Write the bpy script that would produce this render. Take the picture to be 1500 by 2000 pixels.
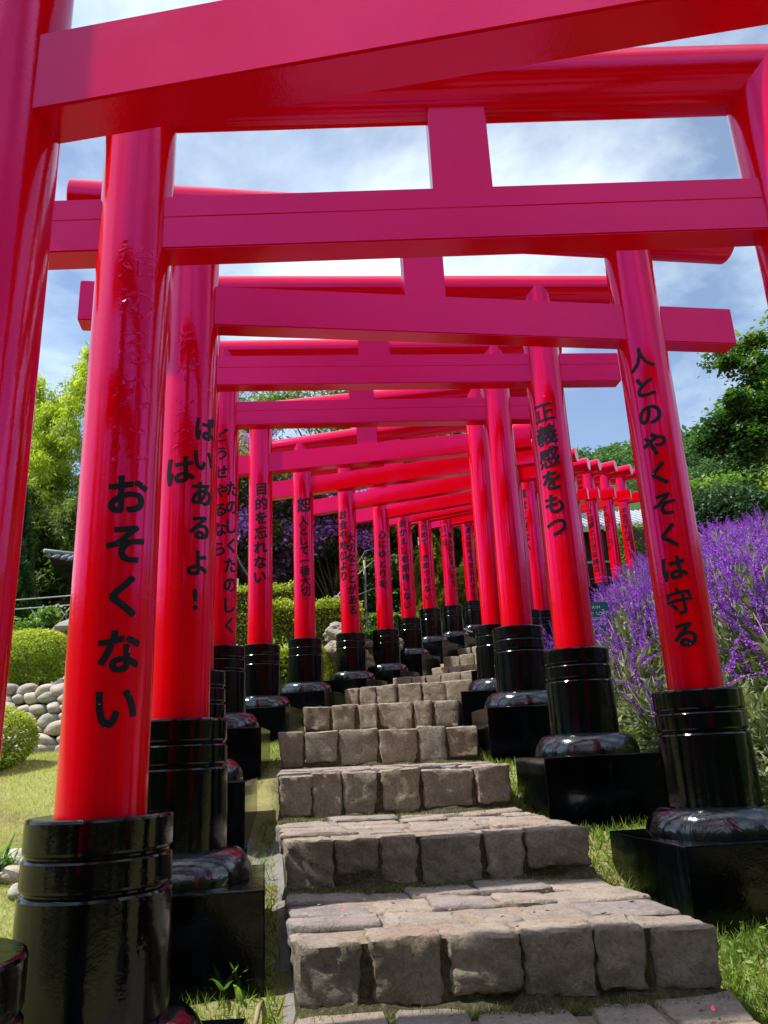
import bpy, bmesh, math, random
import numpy as np
from mathutils import Vector, Matrix, noise as NZ
R=math.radians; PI=math.pi
random.seed(7); rng=np.random.default_rng(7)
for o in list(bpy.data.objects): bpy.data.objects.remove(o)
SC=bpy.context.scene; COL=SC.collection

# ------------------------------------------------------------------ camera
PITCH,ROLL=R(17.18),R(-2.61)
cd=bpy.data.cameras.new('camera'); cam=bpy.data.objects.new('camera',cd); COL.objects.link(cam)
fw=Vector((0,math.cos(PITCH),math.sin(PITCH))); u0=Vector((0,-math.sin(PITCH),math.cos(PITCH))); r0=Vector((1,0,0))
rt=r0*math.cos(ROLL)+u0*math.sin(ROLL); up=-r0*math.sin(ROLL)+u0*math.cos(ROLL)
cam.matrix_world=Matrix((rt,up,-fw)).transposed().to_4x4()
cd.sensor_fit='HORIZONTAL'; cd.sensor_width=27.0; cd.lens=27.0*1518/1500
cd.clip_start=0.05; cd.clip_end=2000
SC.camera=cam
# ------------------------------------------------------------------ light
SUN_EL,SUN_AZ=R(60),R(-99)            # azimuth from +Y towards +X
W=bpy.data.worlds.new('World'); SC.world=W; W.use_nodes=True
nt=W.node_tree; N=nt.nodes; L=nt.links; N.clear()
wo=N.new('ShaderNodeOutputWorld'); sky=N.new('ShaderNodeTexSky'); sky.sky_type='NISHITA'; sky.sun_disc=False
sky.sun_elevation=SUN_EL; sky.sun_rotation=SUN_AZ; sky.altitude=1500; sky.air_density=1.0; sky.dust_density=0.6; sky.ozone_density=3.0
b1=N.new('ShaderNodeBackground'); b1.inputs[1].default_value=0.15; L.new(sky.outputs[0],b1.inputs[0])
b2=N.new('ShaderNodeBackground'); b2.inputs[1].default_value=1.28
tc=N.new('ShaderNodeTexCoord'); sp=N.new('ShaderNodeSeparateXYZ'); L.new(tc.outputs['Generated'],sp.inputs[0])
# clouds lie on a flat layer: divide the direction by its height
mx=N.new('ShaderNodeMath'); mx.operation='MAXIMUM'; mx.inputs[1].default_value=0.0; L.new(sp.outputs[2],mx.inputs[0])
ad=N.new('ShaderNodeMath'); ad.operation='ADD'; ad.inputs[1].default_value=0.22; L.new(mx.outputs[0],ad.inputs[0])
dx=N.new('ShaderNodeMath'); dx.operation='DIVIDE'; L.new(sp.outputs[0],dx.inputs[0]); L.new(ad.outputs[0],dx.inputs[1])
dy=N.new('ShaderNodeMath'); dy.operation='DIVIDE'; L.new(sp.outputs[1],dy.inputs[0]); L.new(ad.outputs[0],dy.inputs[1])
cb=N.new('ShaderNodeCombineXYZ'); L.new(dx.outputs[0],cb.inputs[0]); L.new(dy.outputs[0],cb.inputs[1])
def wnoise(scale,detail,rough,off):
    m=N.new('ShaderNodeMapping'); m.inputs['Location'].default_value=off; L.new(cb.outputs[0],m.inputs[0])
    n=N.new('ShaderNodeTexNoise'); n.inputs['Scale'].default_value=scale; n.inputs['Detail'].default_value=detail; n.inputs['Roughness'].default_value=rough
    n.inputs['Distortion'].default_value=0.25; L.new(m.outputs[0],n.inputs['Vector']); return n
n1=wnoise(1.15,7,0.58,(3.1,1.7,0)); n2=wnoise(2.6,6,0.6,(8.0,2.0,3))
cr=N.new('ShaderNodeValToRGB'); L.new(n1.outputs['Fac'],cr.inputs[0])
cr.color_ramp.elements[0].position=0.42; cr.color_ramp.elements[0].color=(0.12,0.12,0.12,1)
cr.color_ramp.elements[1].position=0.62; cr.color_ramp.elements[1].color=(1,1,1,1)
c2=N.new('ShaderNodeValToRGB'); L.new(n2.outputs['Fac'],c2.inputs[0])
c2.color_ramp.elements[0].position=0.35; c2.color_ramp.elements[0].color=(0.60,0.74,0.88,1)
c2.color_ramp.elements[1].position=0.62; c2.color_ramp.elements[1].color=(0.80,0.88,0.91,1)
L.new(c2.outputs[0],b2.inputs[0])
ms=N.new('ShaderNodeMixShader'); L.new(cr.outputs[0],ms.inputs[0]); L.new(b1.outputs[0],ms.inputs[1]); L.new(b2.outputs[0],ms.inputs[2])
L.new(ms.outputs[0],wo.inputs[0])
sd=bpy.data.lights.new('sun','SUN'); sd.energy=4.8; sd.angle=R(1.2); sd.color=(1,0.96,0.88)
so=bpy.data.objects.new('sun',sd); COL.objects.link(so)
tos=Vector((math.sin(SUN_AZ)*math.cos(SUN_EL),math.cos(SUN_AZ)*math.cos(SUN_EL),math.sin(SUN_EL)))
so.rotation_euler=tos.to_track_quat('Z','Y').to_euler(); so.location=tos*60
vs=SC.view_settings; vs.view_transform='Standard'; vs.look='None'; vs.exposure=0.42; vs.gamma=1.0; vs.use_curve_mapping=False
SC.cycles.max_bounces=6; SC.cycles.diffuse_bounces=2; SC.cycles.transparent_max_bounces=4; SC.cycles.use_adaptive_sampling=True

# ------------------------------------------------------------------ materials
def newmat(name):
    m=bpy.data.materials.new(name); m.use_nodes=True; t=m.node_tree
    return m,t.nodes,t.links,t.nodes['Principled BSDF']
def noise(n,l,scale,detail=4,rough=0.55,vec=None,dist=0.0):
    x=n.new('ShaderNodeTexNoise'); x.inputs['Scale'].default_value=scale; x.inputs['Detail'].default_value=detail
    x.inputs['Roughness'].default_value=rough; x.inputs['Distortion'].default_value=dist
    if vec is not None: l.new(vec,x.inputs['Vector'])
    return x.outputs['Fac']
def ramp(n,l,fac,stops):
    r=n.new('ShaderNodeValToRGB'); e=r.color_ramp.elements
    while len(e)<len(stops): e.new(0.5)
    for k,(p,c) in enumerate(stops):
        e[k].position=p; e[k].color=(c[0],c[1],c[2],1) if hasattr(c,'__len__') else (c,c,c,1)
    l.new(fac,r.inputs[0]); return r.outputs[0]
def mixc(n,l,fac,a,b,mode='MIX'):
    m=n.new('ShaderNodeMix'); m.data_type='RGBA'; m.blend_type=mode
    for s,v in ((0,fac),(6,a),(7,b)):
        if isinstance(v,(int,float)): m.inputs[s].default_value=v
        elif isinstance(v,(tuple,list)): m.inputs[s].default_value=(v[0],v[1],v[2],1)
        else: l.new(v,m.inputs[s])
    return m.outputs[2]
def bump(n,l,h,strength,dist,b,prev=None):
    x=n.new('ShaderNodeBump'); x.inputs['Strength'].default_value=strength; x.inputs['Distance'].default_value=dist
    l.new(h,x.inputs['Height'])
    if prev is not None: l.new(prev,x.inputs['Normal'])
    l.new(x.outputs[0],b.inputs['Normal']); return x.outputs[0]
def objcoord(n,w='Object'): return n.new('ShaderNodeTexCoord').outputs[w]
def geopos(n): return n.new('ShaderNodeNewGeometry').outputs['Position']

def mat_red(name,bs=0.12):
    m,n,l,b=newmat(name); v=geopos(n)
    c=mixc(n,l,ramp(n,l,noise(n,l,1.3,5,0.6,v),[(0.35,0.0),(0.7,1.0)]),(0.74,0.0004,0.003),(0.66,0.0006,0.006))
    d=ramp(n,l,noise(n,l,42,3,0.5,v),[(0.72,0.0),(0.76,1.0)])
    c=mixc(n,l,d,c,(0.55,0.01,0.02)); l.new(c,b.inputs['Base Color'])
    r=ramp(n,l,noise(n,l,2.2,5,0.6,v),[(0.3,0.07),(0.7,0.17)]); l.new(r,b.inputs['Roughness'])
    b.inputs['IOR'].default_value=1.95; b.inputs['Specular Tint'].default_value=(0.95,0.10,0.78,1)
    h1=bump(n,l,noise(n,l,5,4,0.6,v),0.10,0.02,b)
    bump(n,l,noise(n,l,160,2,0.5,v),bs,0.002,b,h1)
    return m
M={}
M['red']=mat_red('glossy_vermilion_paint')
M['red_relief']=mat_red('vermilion_paint_wrinkled',0.12)
m,n,l,b=newmat('glossy_black_paint'); v=geopos(n)
mp=n.new('ShaderNodeMapping'); mp.inputs['Scale'].default_value=(1,1,0.22); l.new(v,mp.inputs[0])
l.new(mixc(n,l,ramp(n,l,noise(n,l,9,6,0.7,mp.outputs[0]),[(0.55,0.0),(0.8,1.0)]),(0.0012,0.0016,0.0026),mixc(n,l,ramp(n,l,noise(n,l,70,4,0.6,v),[(0.70,0.0),(0.75,1.0)]),(0.006,0.009,0.013),(0.20,0.19,0.17))),b.inputs['Base Color'])
l.new(ramp(n,l,noise(n,l,6,6,0.7,mp.outputs[0]),[(0.35,0.05),(0.7,0.20)]),b.inputs['Roughness'])
b.inputs['IOR'].default_value=1.40
h=bump(n,l,noise(n,l,7,4,0.6,v),0.12,0.02,b); bump(n,l,noise(n,l,120,2,0.5,v),0.12,0.002,b,h); M['black']=m
m,n,l,b=newmat('thick_brushed_black_paint'); v=geopos(n); b.inputs['Base Color'].default_value=(0.003,0.004,0.006,1)
l.new(ramp(n,l,noise(n,l,14,6,0.75,v,1.5),[(0.4,0.06),(0.6,0.16)]),b.inputs['Roughness']); b.inputs['IOR'].default_value=1.75
h=bump(n,l,noise(n,l,5,4,0.6,v,1.2),0.30,0.02,b); bump(n,l,noise(n,l,60,3,0.6,v),0.08,0.003,b,h); M['blackdome']=m
m,n,l,b=newmat('brushed_black_lettering'); v=geopos(n)
l.new(mixc(n,l,ramp(n,l,noise(n,l,55,4,0.6,v),[(0.69,0.0),(0.72,1.0)]),(0.006,0.009,0.018),(0.5,0.45,0.48)),b.inputs['Base Color'])
b.inputs['Roughness'].default_value=0.4; b.inputs['IOR'].default_value=1.3; M['ink']=m

def mat_stone(name,cols,moss=0.5,sand=0.6,bs=1.0):
    m,n,l,b=newmat(name); v=geopos(n); oi=n.new('ShaderNodeObjectInfo')
    c=ramp(n,l,oi.outputs['Random'],[(k/(len(cols)-1) if len(cols)>1 else 0,cc) for k,cc in enumerate(cols)])
    c=mixc(n,l,ramp(n,l,noise(n,l,7,6,0.65,v),[(0.3,0.0),(0.7,1.0)]),c,mixc(n,l,1.0,c,(0.68,0.65,0.60),'MULTIPLY'))
    c=mixc(n,l,ramp(n,l,noise(n,l,60,4,0.6,v),[(0.35,0.35),(0.6,0.0)]),c,(0.05,0.045,0.04))
    c=mixc(n,l,ramp(n,l,noise(n,l,34,3,0.5,v),[(0.62,0.0),(0.72,0.45)]),c,(0.42,0.39,0.34))
    g=n.new('ShaderNodeNewGeometry'); s=n.new('ShaderNodeSeparateXYZ'); l.new(g.outputs['Normal'],s.inputs[0])
    if sand>0:     # sandy dust lies on what faces up
        t=ramp(n,l,s.outputs[2],[(0.55,0.0),(0.9,1.0)])
        k=n.new('ShaderNodeMath'); k.operation='MULTIPLY'; l.new(t,k.inputs[0])
        l.new(ramp(n,l,noise(n,l,5,6,0.7,v),[(0.38,0.15*sand),(0.66,0.95*sand)]),k.inputs[1])
        c=mixc(n,l,k.outputs[0],c,(0.66,0.52,0.44))
        rp=n.new('ShaderNodeMath'); rp.operation='MULTIPLY'; l.new(t,rp.inputs[0])
        l.new(ramp(n,l,noise(n,l,1.1,3,0.5,v),[(0.60,0.0),(0.70,0.30)]),rp.inputs[1])
        c=mixc(n,l,rp.outputs[0],c,(0.50,0.20,0.19))
    if moss>0:
        t=ramp(n,l,noise(n,l,3.2,5,0.6,v,0.3),[(0.50,0.0),(0.66,0.75*moss)])
        k=n.new('ShaderNodeMath'); k.operation='MULTIPLY'; l.new(t,k.inputs[0]); l.new(ramp(n,l,s.outputs[2],[(0.3,1.0),(0.6,0.0)]),k.inputs[1])
        c=mixc(n,l,k.outputs[0],c,(0.085,0.085,0.022))
    l.new(c,b.inputs['Base Color']); b.inputs['Roughness'].default_value=0.92; b.inputs['Specular IOR Level'].default_value=0.25
    h=bump(n,l,noise(n,l,16,7,0.72,v),1.0*bs,0.045,b); bump(n,l,noise(n,l,85,4,0.7,v),0.9*bs,0.010,b,h)
    return m
M['step']=mat_stone('rough_grey_brown_stone',[(0.43,0.355,0.27),(0.50,0.42,0.33),(0.38,0.34,0.28),(0.54,0.455,0.36),(0.44,0.365,0.31)])
M['slab']=mat_stone('worn_tread_stone',[(0.42,0.36,0.32),(0.54,0.46,0.38),(0.35,0.32,0.32),(0.49,0.41,0.345)],0.0,0.5,0.9)
M['cobble']=mat_stone('rounded_river_stone',[(0.60,0.55,0.46),(0.70,0.66,0.58),(0.48,0.46,0.42),(0.64,0.56,0.44)],0.12,0.0,0.35)
M['lantern']=mat_stone('weathered_lantern_stone',[(0.42,0.42,0.38),(0.36,0.36,0.33)],0.15,0.0,0.4)
def mat_soil(name,a,bb,c3,sc=1.0):
    m,n,l,b=newmat(name); v=geopos(n)
    c=mixc(n,l,ramp(n,l,noise(n,l,5*sc,6,0.7,v),[(0.35,0.0),(0.65,1.0)]),a,bb)
    c=mixc(n,l,ramp(n,l,noise(n,l,40*sc,4,0.7,v),[(0.45,0.0),(0.7,0.8)]),c,c3)
    l.new(c,b.inputs['Base Color']); b.inputs['Roughness'].default_value=1.0; b.inputs['Specular IOR Level'].default_value=0.1
    h=bump(n,l,noise(n,l,22*sc,5,0.7,v),0.9,0.03,b); bump(n,l,noise(n,l,110*sc,4,0.7,v),0.7,0.01,b,h); return m
M['moss_soil']=mat_soil('dark_mossy_soil',(0.062,0.05,0.033),(0.06,0.066,0.024),(0.18,0.145,0.10))
M['sand']=mat_soil('sandy_joint_soil',(0.36,0.27,0.20),(0.26,0.20,0.15),(0.46,0.37,0.30))
M['concrete']=mat_soil('stained_concrete',(0.26,0.25,0.235),(0.17,0.155,0.14),(0.32,0.30,0.28),0.7)
# ground: dry lawn, soil patches
m,n,l,b=newmat('lawn_ground'); v=geopos(n)
g1=mixc(n,l,ramp(n,l,noise(n,l,30,5,0.7,v),[(0.35,0.0),(0.65,1.0)]),(0.27,0.29,0.09),(0.40,0.38,0.15))
g2=mixc(n,l,ramp(n,l,noise(n,l,48,5,0.7,v),[(0.35,0.0),(0.65,1.0)]),(0.18,0.13,0.075),(0.32,0.24,0.15))
c=mixc(n,l,ramp(n,l,noise(n,l,1.4,6,0.65,v),[(0.44,0.0),(0.62,0.85)]),g1,g2)
sy=n.new('ShaderNodeSeparateXYZ'); l.new(v,sy.inputs[0]); mr=n.new('ShaderNodeMapRange'); mr.inputs[1].default_value=22; mr.inputs[2].default_value=27; l.new(sy.outputs[1],mr.inputs[0])
c=mixc(n,l,mr.outputs[0],c,(0.05,0.085,0.028))      # wooded ground cover further up the slope
l.new(c,b.inputs['Base Color']); b.inputs['Roughness'].default_value=1.0; b.inputs['Specular IOR Level'].default_value=0.1
h=bump(n,l,noise(n,l,45,5,0.7,v),0.8,0.03,b); M['lawn']=m
M['far_ground']=mat_soil('hill_ground',(0.03,0.055,0.018),(0.05,0.075,0.03),(0.02,0.035,0.012),0.05)

def mat_leaf(name,c0,c1,c2,trans=0.35,rough=0.5,tcol=None):
    m,n,l,b=newmat(name)
    a=n.new('ShaderNodeAttribute'); a.attribute_name='tone'
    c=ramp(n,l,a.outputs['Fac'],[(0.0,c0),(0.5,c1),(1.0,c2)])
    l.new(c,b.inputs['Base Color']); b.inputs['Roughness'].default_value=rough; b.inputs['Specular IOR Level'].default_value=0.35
    if trans>0:
        t=n.new('ShaderNodeBsdfTranslucent'); l.new(mixc(n,l,1.0,c,tcol or (1.5,1.6,0.6),'MULTIPLY'),t.inputs[0])
        x=n.new('ShaderNodeMixShader'); x.inputs[0].default_value=trans
        o=[q for q in n if q.type=='OUTPUT_MATERIAL'][0]
        l.new(b.outputs[0],x.inputs[1]); l.new(t.outputs[0],x.inputs[2]); l.new(x.outputs[0],o.inputs[0])
    return m
M['bamboo']=mat_leaf('bamboo_leaf',(0.26,0.33,0.04),(0.42,0.50,0.06),(0.60,0.64,0.11),0.5)
M['bamboo_dark']=mat_leaf('bamboo_leaf_deep',(0.06,0.10,0.025),(0.12,0.18,0.035),(0.26,0.31,0.06),0.45)
M['thuja']=mat_leaf('conifer_spray',(0.014,0.045,0.016),(0.03,0.085,0.025),(0.06,0.15,0.035),0.2)
M['box']=mat_leaf('clipped_hedge_leaf',(0.13,0.19,0.025),(0.30,0.37,0.045),(0.50,0.54,0.08),0.35)
M['cover']=mat_leaf('ground_cover_leaf',(0.06,0.13,0.03),(0.12,0.23,0.04),(0.24,0.36,0.08),0.35)
M['dark']=mat_leaf('dark_evergreen_leaf',(0.055,0.10,0.035),(0.12,0.195,0.06),(0.26,0.35,0.11),0.45)
M['deepbush']=mat_leaf('deep_green_bush_leaf',(0.015,0.042,0.022),(0.035,0.08,0.04),(0.09,0.15,0.07),0.25)
M['olive']=mat_leaf('olive_tree_leaf',(0.075,0.10,0.038),(0.16,0.19,0.065),(0.33,0.35,0.13),0.45)
M['maple']=mat_leaf('broad_green_leaf',(0.022,0.065,0.02),(0.05,0.125,0.028),(0.26,0.36,0.04),0.35)  # the lightest tone paints sunlight onto the upper leaf tips
M['topiary']=mat_leaf('golden_cypress_spray',(0.09,0.12,0.02),(0.17,0.19,0.03),(0.30,0.28,0.05),0.3)
M['pine']=mat_leaf('hazed_pine_needle_clump',(0.06,0.12,0.065),(0.10,0.19,0.085),(0.17,0.28,0.11),0.3)  # lightened towards blue: distance haze put into the needle colour
M['sage']=mat_leaf('grey_green_sage_leaf',(0.07,0.10,0.045),(0.15,0.19,0.09),(0.34,0.36,0.20),0.3)
M['grass']=mat_leaf('grass_blade',(0.10,0.18,0.03),(0.26,0.34,0.06),(0.58,0.56,0.24),0.35)
M['strap']=mat_leaf('strap_leaf',(0.06,0.15,0.03),(0.13,0.27,0.05),(0.30,0.42,0.12),0.35)
M['purple']=mat_leaf('violet_floret',(0.22,0.028,0.44),(0.36,0.065,0.64),(0.58,0.22,0.84),0.25,0.6,(1.1,0.9,1.3))
M['lilac']=mat_leaf('lilac_blossom',(0.34,0.07,0.52),(0.56,0.20,0.72),(0.82,0.52,0.84),0.3,0.6,(1.1,0.9,1.2))
def flat(name,col,rough=0.8,sc=12,var=0.25,bs=0.3,spec=0.3):
    m,n,l,b=newmat(name); v=geopos(n)
    l.new(mixc(n,l,ramp(n,l,noise(n,l,sc,5,0.6,v),[(0.3,0.0),(0.7,1.0)]),tuple(x*(1-var) for x in col),tuple(min(1,x*(1+var)) for x in col)),b.inputs['Base Color'])
    b.inputs['Roughness'].default_value=rough; b.inputs['Specular IOR Level'].default_value=spec
    bump(n,l,noise(n,l,sc*3,4,0.6,v),bs,0.01,b); return m
M['bark']=flat('grey_brown_bark',(0.12,0.095,0.07)); M['palebark']=flat('pale_bark',(0.48,0.46,0.41),0.8,9,0.3)
M['cane']=flat('bamboo_cane',(0.10,0.12,0.03)); M['twig']=flat('dry_twig',(0.30,0.23,0.15))
M['stalk']=flat('sage_stalk',(0.30,0.26,0.20)); M['vstalk']=flat('violet_stalk',(0.16,0.06,0.22))
M['tile']=flat('grey_roof_tile',(0.20,0.22,0.25),0.5,6,0.2); M['lighttile']=flat('pale_ribbed_roof',(0.36,0.40,0.45),0.45,6,0.18)
M['darkwood']=flat('black_stained_timber',(0.012,0.011,0.011),0.6,8,0.4); M['white']=flat('white_cloth',(0.78,0.78,0.76),0.9,3,0.06,0.1)
M['redprint']=flat('red_print',(0.65,0.05,0.05),0.9); M['steel']=flat('painted_white_steel',(0.26,0.29,0.29),0.4,10,0.1,0.05)
M['sign']=flat('teal_sign_board',(0.010,0.15,0.135),0.45,3,0.1,0.03); M['signtext']=flat('white_sign_lettering',(0.8,0.82,0.8),0.6,3,0.02,0.0)
M['rope']=flat('white_rope',(0.7,0.68,0.6),0.9,30,0.1); M['petal']=flat('pink_petal',(0.75,0.05,0.10),0.6,40,0.2,0.1)
M['lampshade']=flat('white_paper_lantern',(0.75,0.74,0.70),0.8,8,0.05,0.1)

# ------------------------------------------------------------------ helpers
def link(o,parent=None):
    COL.objects.link(o)
    if parent is not None: o.parent=parent
    return o
def tag(o,label=None,cat=None,group=None,kind=None):
    if label: o['label']=label
    if cat: o['category']=cat
    if group: o['group']=group
    if kind: o['kind']=kind
    return o
def empty(name,loc=(0,0,0),rz=0): 
    o=bpy.data.objects.new(name,None); o.location=loc; o.rotation_euler=(0,0,rz); o.empty_display_size=0.1; return link(o)
def mesh(name,vs,fs,mat,parent=None,smooth=False,tone=None,mats=None,midx=None):
    me=bpy.data.meshes.new(name); vs=np.asarray(vs,np.float32); 
    if isinstance(fs,np.ndarray):
        nf,k=fs.shape; me.vertices.add(len(vs)); me.vertices.foreach_set('co',vs.ravel())
        me.loops.add(nf*k); me.loops.foreach_set('vertex_index',fs.astype(np.int32).ravel())
        me.polygons.add(nf); me.polygons.foreach_set('loop_start',np.arange(0,nf*k,k,dtype=np.int32))
        if smooth: me.polygons.foreach_set('use_smooth',np.ones(nf,bool))
        me.update(calc_edges=True)
    else:
        me.from_pydata([tuple(map(float,v)) for v in vs],[],fs); me.update()
        if smooth: me.polygons.foreach_set('use_smooth',np.ones(len(me.polygons),bool))
    if tone is not None:
        a=me.attributes.new('tone','FLOAT','POINT'); a.data.foreach_set('value',np.asarray(tone,np.float32))
    for mm in (mats or [mat]): me.materials.append(mm)
    if midx is not None: me.polygons.foreach_set('material_index',np.asarray(midx,np.int32))
    return link(bpy.data.objects.new(name,me),parent)
def frombm(name,bm,mat,parent=None,smooth=None,mats=None):
    me=bpy.data.meshes.new(name); bm.normal_update(); bm.to_mesh(me); bm.free()
    for mm in (mats or [mat]): me.materials.append(mm)
    if smooth: me.polygons.foreach_set('use_smooth',np.ones(len(me.polygons),bool))
    if smooth=='auto':
        me.set_sharp_from_angle(angle=R(16))
    return link(bpy.data.objects.new(name,me),parent)
def add_box(bm,lo,hi,bev=0.0,mat=None):
    t=bmesh.new(); bmesh.ops.create_cube(t,size=1)
    for v in t.verts: v.co=Vector([lo[i]+(v.co[i]+0.5)*(hi[i]-lo[i]) for i in range(3)])
    if bev>0: bmesh.ops.bevel(t,geom=list(t.edges),offset=bev,segments=2,affect='EDGES',profile=0.6)
    if mat is not None: t.transform(mat)
    me=bpy.data.meshes.new('t'); t.to_mesh(me); t.free(); bm.from_mesh(me); bpy.data.meshes.remove(me)
def add_lathe(bm,prof,seg=48,center=(0,0,0),cap=True):
    rings=[]
    for r,z in prof: rings.append([bm.verts.new((center[0]+r*math.cos(2*PI*k/seg),center[1]+r*math.sin(2*PI*k/seg),center[2]+z)) for k in range(seg)])
    for a,b_ in zip(rings,rings[1:]):
        for k in range(seg): bm.faces.new((b_[k],b_[(k+1)%seg],a[(k+1)%seg],a[k]))
    if cap:
        bm.faces.new(rings[0][::1]); bm.faces.new(rings[-1][::-1])
def tube(pts,rad,seg=6):
    pts=[Vector(p) for p in pts]; vs=[];fs=[]
    for i,p in enumerate(pts):
        d=(pts[min(i+1,len(pts)-1)]-pts[max(i-1,0)]).normalized(); q=d.to_track_quat('Z','Y').to_matrix()
        r=rad[i] if hasattr(rad,'__len__') else rad
        for k in range(seg):
            a=2*PI*k/seg; vs.append(p+q@Vector((r*math.cos(a),r*math.sin(a),0)))
    for i in range(len(pts)-1):
        for k in range(seg): fs.append((i*seg+k,i*seg+(k+1)%seg,(i+1)*seg+(k+1)%seg,(i+1)*seg+k))
    fs.append(tuple(range(seg))[::-1]); fs.append(tuple(len(vs)-seg+k for k in range(seg)))
    return vs,fs
class MB:
    def __init__(s): s.v=[];s.f=[]
    def add(s,vf):
        o=len(s.v); s.v+=list(vf[0]); s.f+=[tuple(i+o for i in f) for f in vf[1]]; return s
    def build(s,name,mat,parent=None,smooth=True): return mesh(name,s.v,s.f,mat,parent,smooth)
# random rotations; leaves hang around a main direction
def rots(n,up=0.5):
    nrm=rng.normal(size=(n,3)); nrm[:,2]=np.abs(nrm[:,2])+up; nrm/=np.linalg.norm(nrm,axis=1)[:,None]
    t=rng.normal(size=(n,3)); t-=nrm*(t*nrm).sum(1)[:,None]; t/=np.linalg.norm(t,axis=1)[:,None]
    return np.stack([t,np.cross(nrm,t),nrm],axis=2)
def rots_dir(d):      # local X follows d
    d=d/np.linalg.norm(d,axis=1)[:,None]; a=rng.normal(size=d.shape); a-=d*(a*d).sum(1)[:,None]; a/=np.linalg.norm(a,axis=1)[:,None]
    return np.stack([d,np.cross(a,d),a],axis=2)
LEAF=(np.array([(0,0,0),(.45,.28,.05),(1,0,-.06),(.45,-.28,.05)],float),np.array([(0,3,2,1)]))
LANCE=(np.array([(0,0,0),(.4,.13,.04),(1,0,-.12),(.4,-.13,.04)],float),np.array([(0,3,2,1)]))
BLADE=(np.array([(0,-.05,0),(0,.05,0),(.5,.035,.04),(.5,-.035,.04),(1,0,-.06)],float),np.array([(0,3,2),(0,2,1),(3,4,2)]))
def scatter(name,tpl,pos,rot,size,mat,parent=None,tone=None):
    tv,tf=tpl; n=len(pos); size=np.broadcast_to(np.asarray(size,float),(n,))
    v=np.einsum('nij,kj->nki',rot,tv)*size[:,None,None]+pos[:,None,:]
    f=(tf[None]+(np.arange(n)*len(tv))[:,None,None]).reshape(-1,tf.shape[1])
    if tone is None: tone=rng.random(n)
    return mesh(name,v.reshape(-1,3),f,mat,parent,False,np.repeat(tone,len(tv)))
def blob(n,c,r,shell=0.55,flatb=False):    # points in an ellipsoid, more towards its skin
    d=rng.normal(size=(n,3)); d/=np.linalg.norm(d,axis=1)[:,None]
    if flatb: d[:,2]=np.abs(d[:,2])*1.0-0.15*(rng.random(n)<.3)
    q=(shell+(1-shell)*rng.random(n)**.6)[:,None]
    return np.asarray(c)+d*q*np.asarray(r)
def clumpy(n,c,r,k,cr,seed_shell=0.35):    # clumps of leaves filling an ellipsoid unevenly
    cc=blob(k,c,r,seed_shell); w=rng.random(k)**1.5+.15; idx=rng.choice(k,n,p=w/w.sum())
    s=cr*(0.5+rng.random(k))
    off=rng.normal(size=(n,3))*np.array([.5,.5,.33]); return cc[idx]+off*s[idx][:,None], idx, cc
def fbm2(x,y,s=1.0,seed=0):
    v=0
    for k,(f,a) in enumerate(((1,1),(2.1,.5),(4.3,.27),(9.1,.12))):
        p=seed*1.7+k*2.3
        v+=a*(np.sin(x*f*s+p+1.3*np.sin(y*f*s*.8+p*2))*np.cos(y*f*s*1.1-p+.9*np.sin(x*f*s*.7+p)))
    return v

# ------------------------------------------------------------------ terrain
GS=np.array([(-30,-4.5),(-6,-2.9),(0,-1.7),(1.7,-1.40),(2.8,-1.13),(4,-.90),(5.7,-.48),(7.3,-.08),(9.2,.22),(11,.5),(12.5,.76),(14,1.0),(15.6,1.40),(17.2,1.80),(18.8,2.06),(20.4,2.36),(21.9,2.7),(23.4,2.95),(25,3.3),(30,4.7),(36,6.2),(60,15),(100,30),(170,52)])
ST=[((-.30,.15),(1.15,.10),-1.40),((-.32,1.10),(1.16,1.05),-1.15),((-.34,2.15),(1.19,2.10),-.90),((-.40,3.18),(1.17,3.22),-.66),((-.59,4.28),(1.0,4.36),-.415),((-.80,5.55),(.80,5.70),-.12),((-1.03,7.2),(.76,7.25),.205),
((-1.04,9.2),(.74,9.0),.54),((-.67,10.9),(1.05,10.4),.86),((.01,12.75),(1.6,11.9),1.135),((.74,14.5),(2.3,13.6),1.43),((1.03,15.4),(2.75,14.4),1.73),((1.42,16.8),(3.1,15.8),2.05),((2.1,18.0),(3.7,16.9),2.33),((2.8,19.2),(4.4,18.1),2.63),((3.6,20.3),(5.1,19.3),2.93),((4.4,21.4),(5.9,20.4),3.22)]
def ground_z(x,y):
    x=np.asarray(x,float); y=np.asarray(y,float)
    k=.57*np.clip((y-8)/5,0,1)
    s=y+k*np.clip(x,-2,12)
    z=np.interp(s,GS[:,0],GS[:,1])
    xr=np.interp(y,[0,3,4.5,6,7.5,9,10.3,11.5,12.8,14,18,21,30],[2.3,2.3,2.2,1.9,1.75,1.75,2.1,2.5,3.0,3.4,5.7,7.3,12])
    z=z+np.clip((x-xr-.25)*.42,0,.85)*np.clip((y-2)/2.5,0,1)
    w=np.clip((-3.0-x)/1.0,0,1)                       # terrace behind the rubble wall
    yw=9.35-.12*(x+4)
    z=z+w*.62*np.clip((y-yw)/.35,0,1)
    return z
def carve(x,y):
    z=ground_z(x,y)
    for (l0,r0_,t),(l1,r1,_) in zip(ST,ST[1:]):
        if l0[1]>13: break
        k=np.clip((y-l0[1])/(l1[1]-l0[1]),-.05,1.05); xl=l0[0]+(l1[0]-l0[0])*k; xr=r0_[0]+(r1[0]-r0_[0])*k
        z=np.where((y>l0[1]-.02)&(y<l1[1]+.06)&(x>xl+.04)&(x<xr-.04),np.minimum(z,t-.45),z)
    return z
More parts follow.
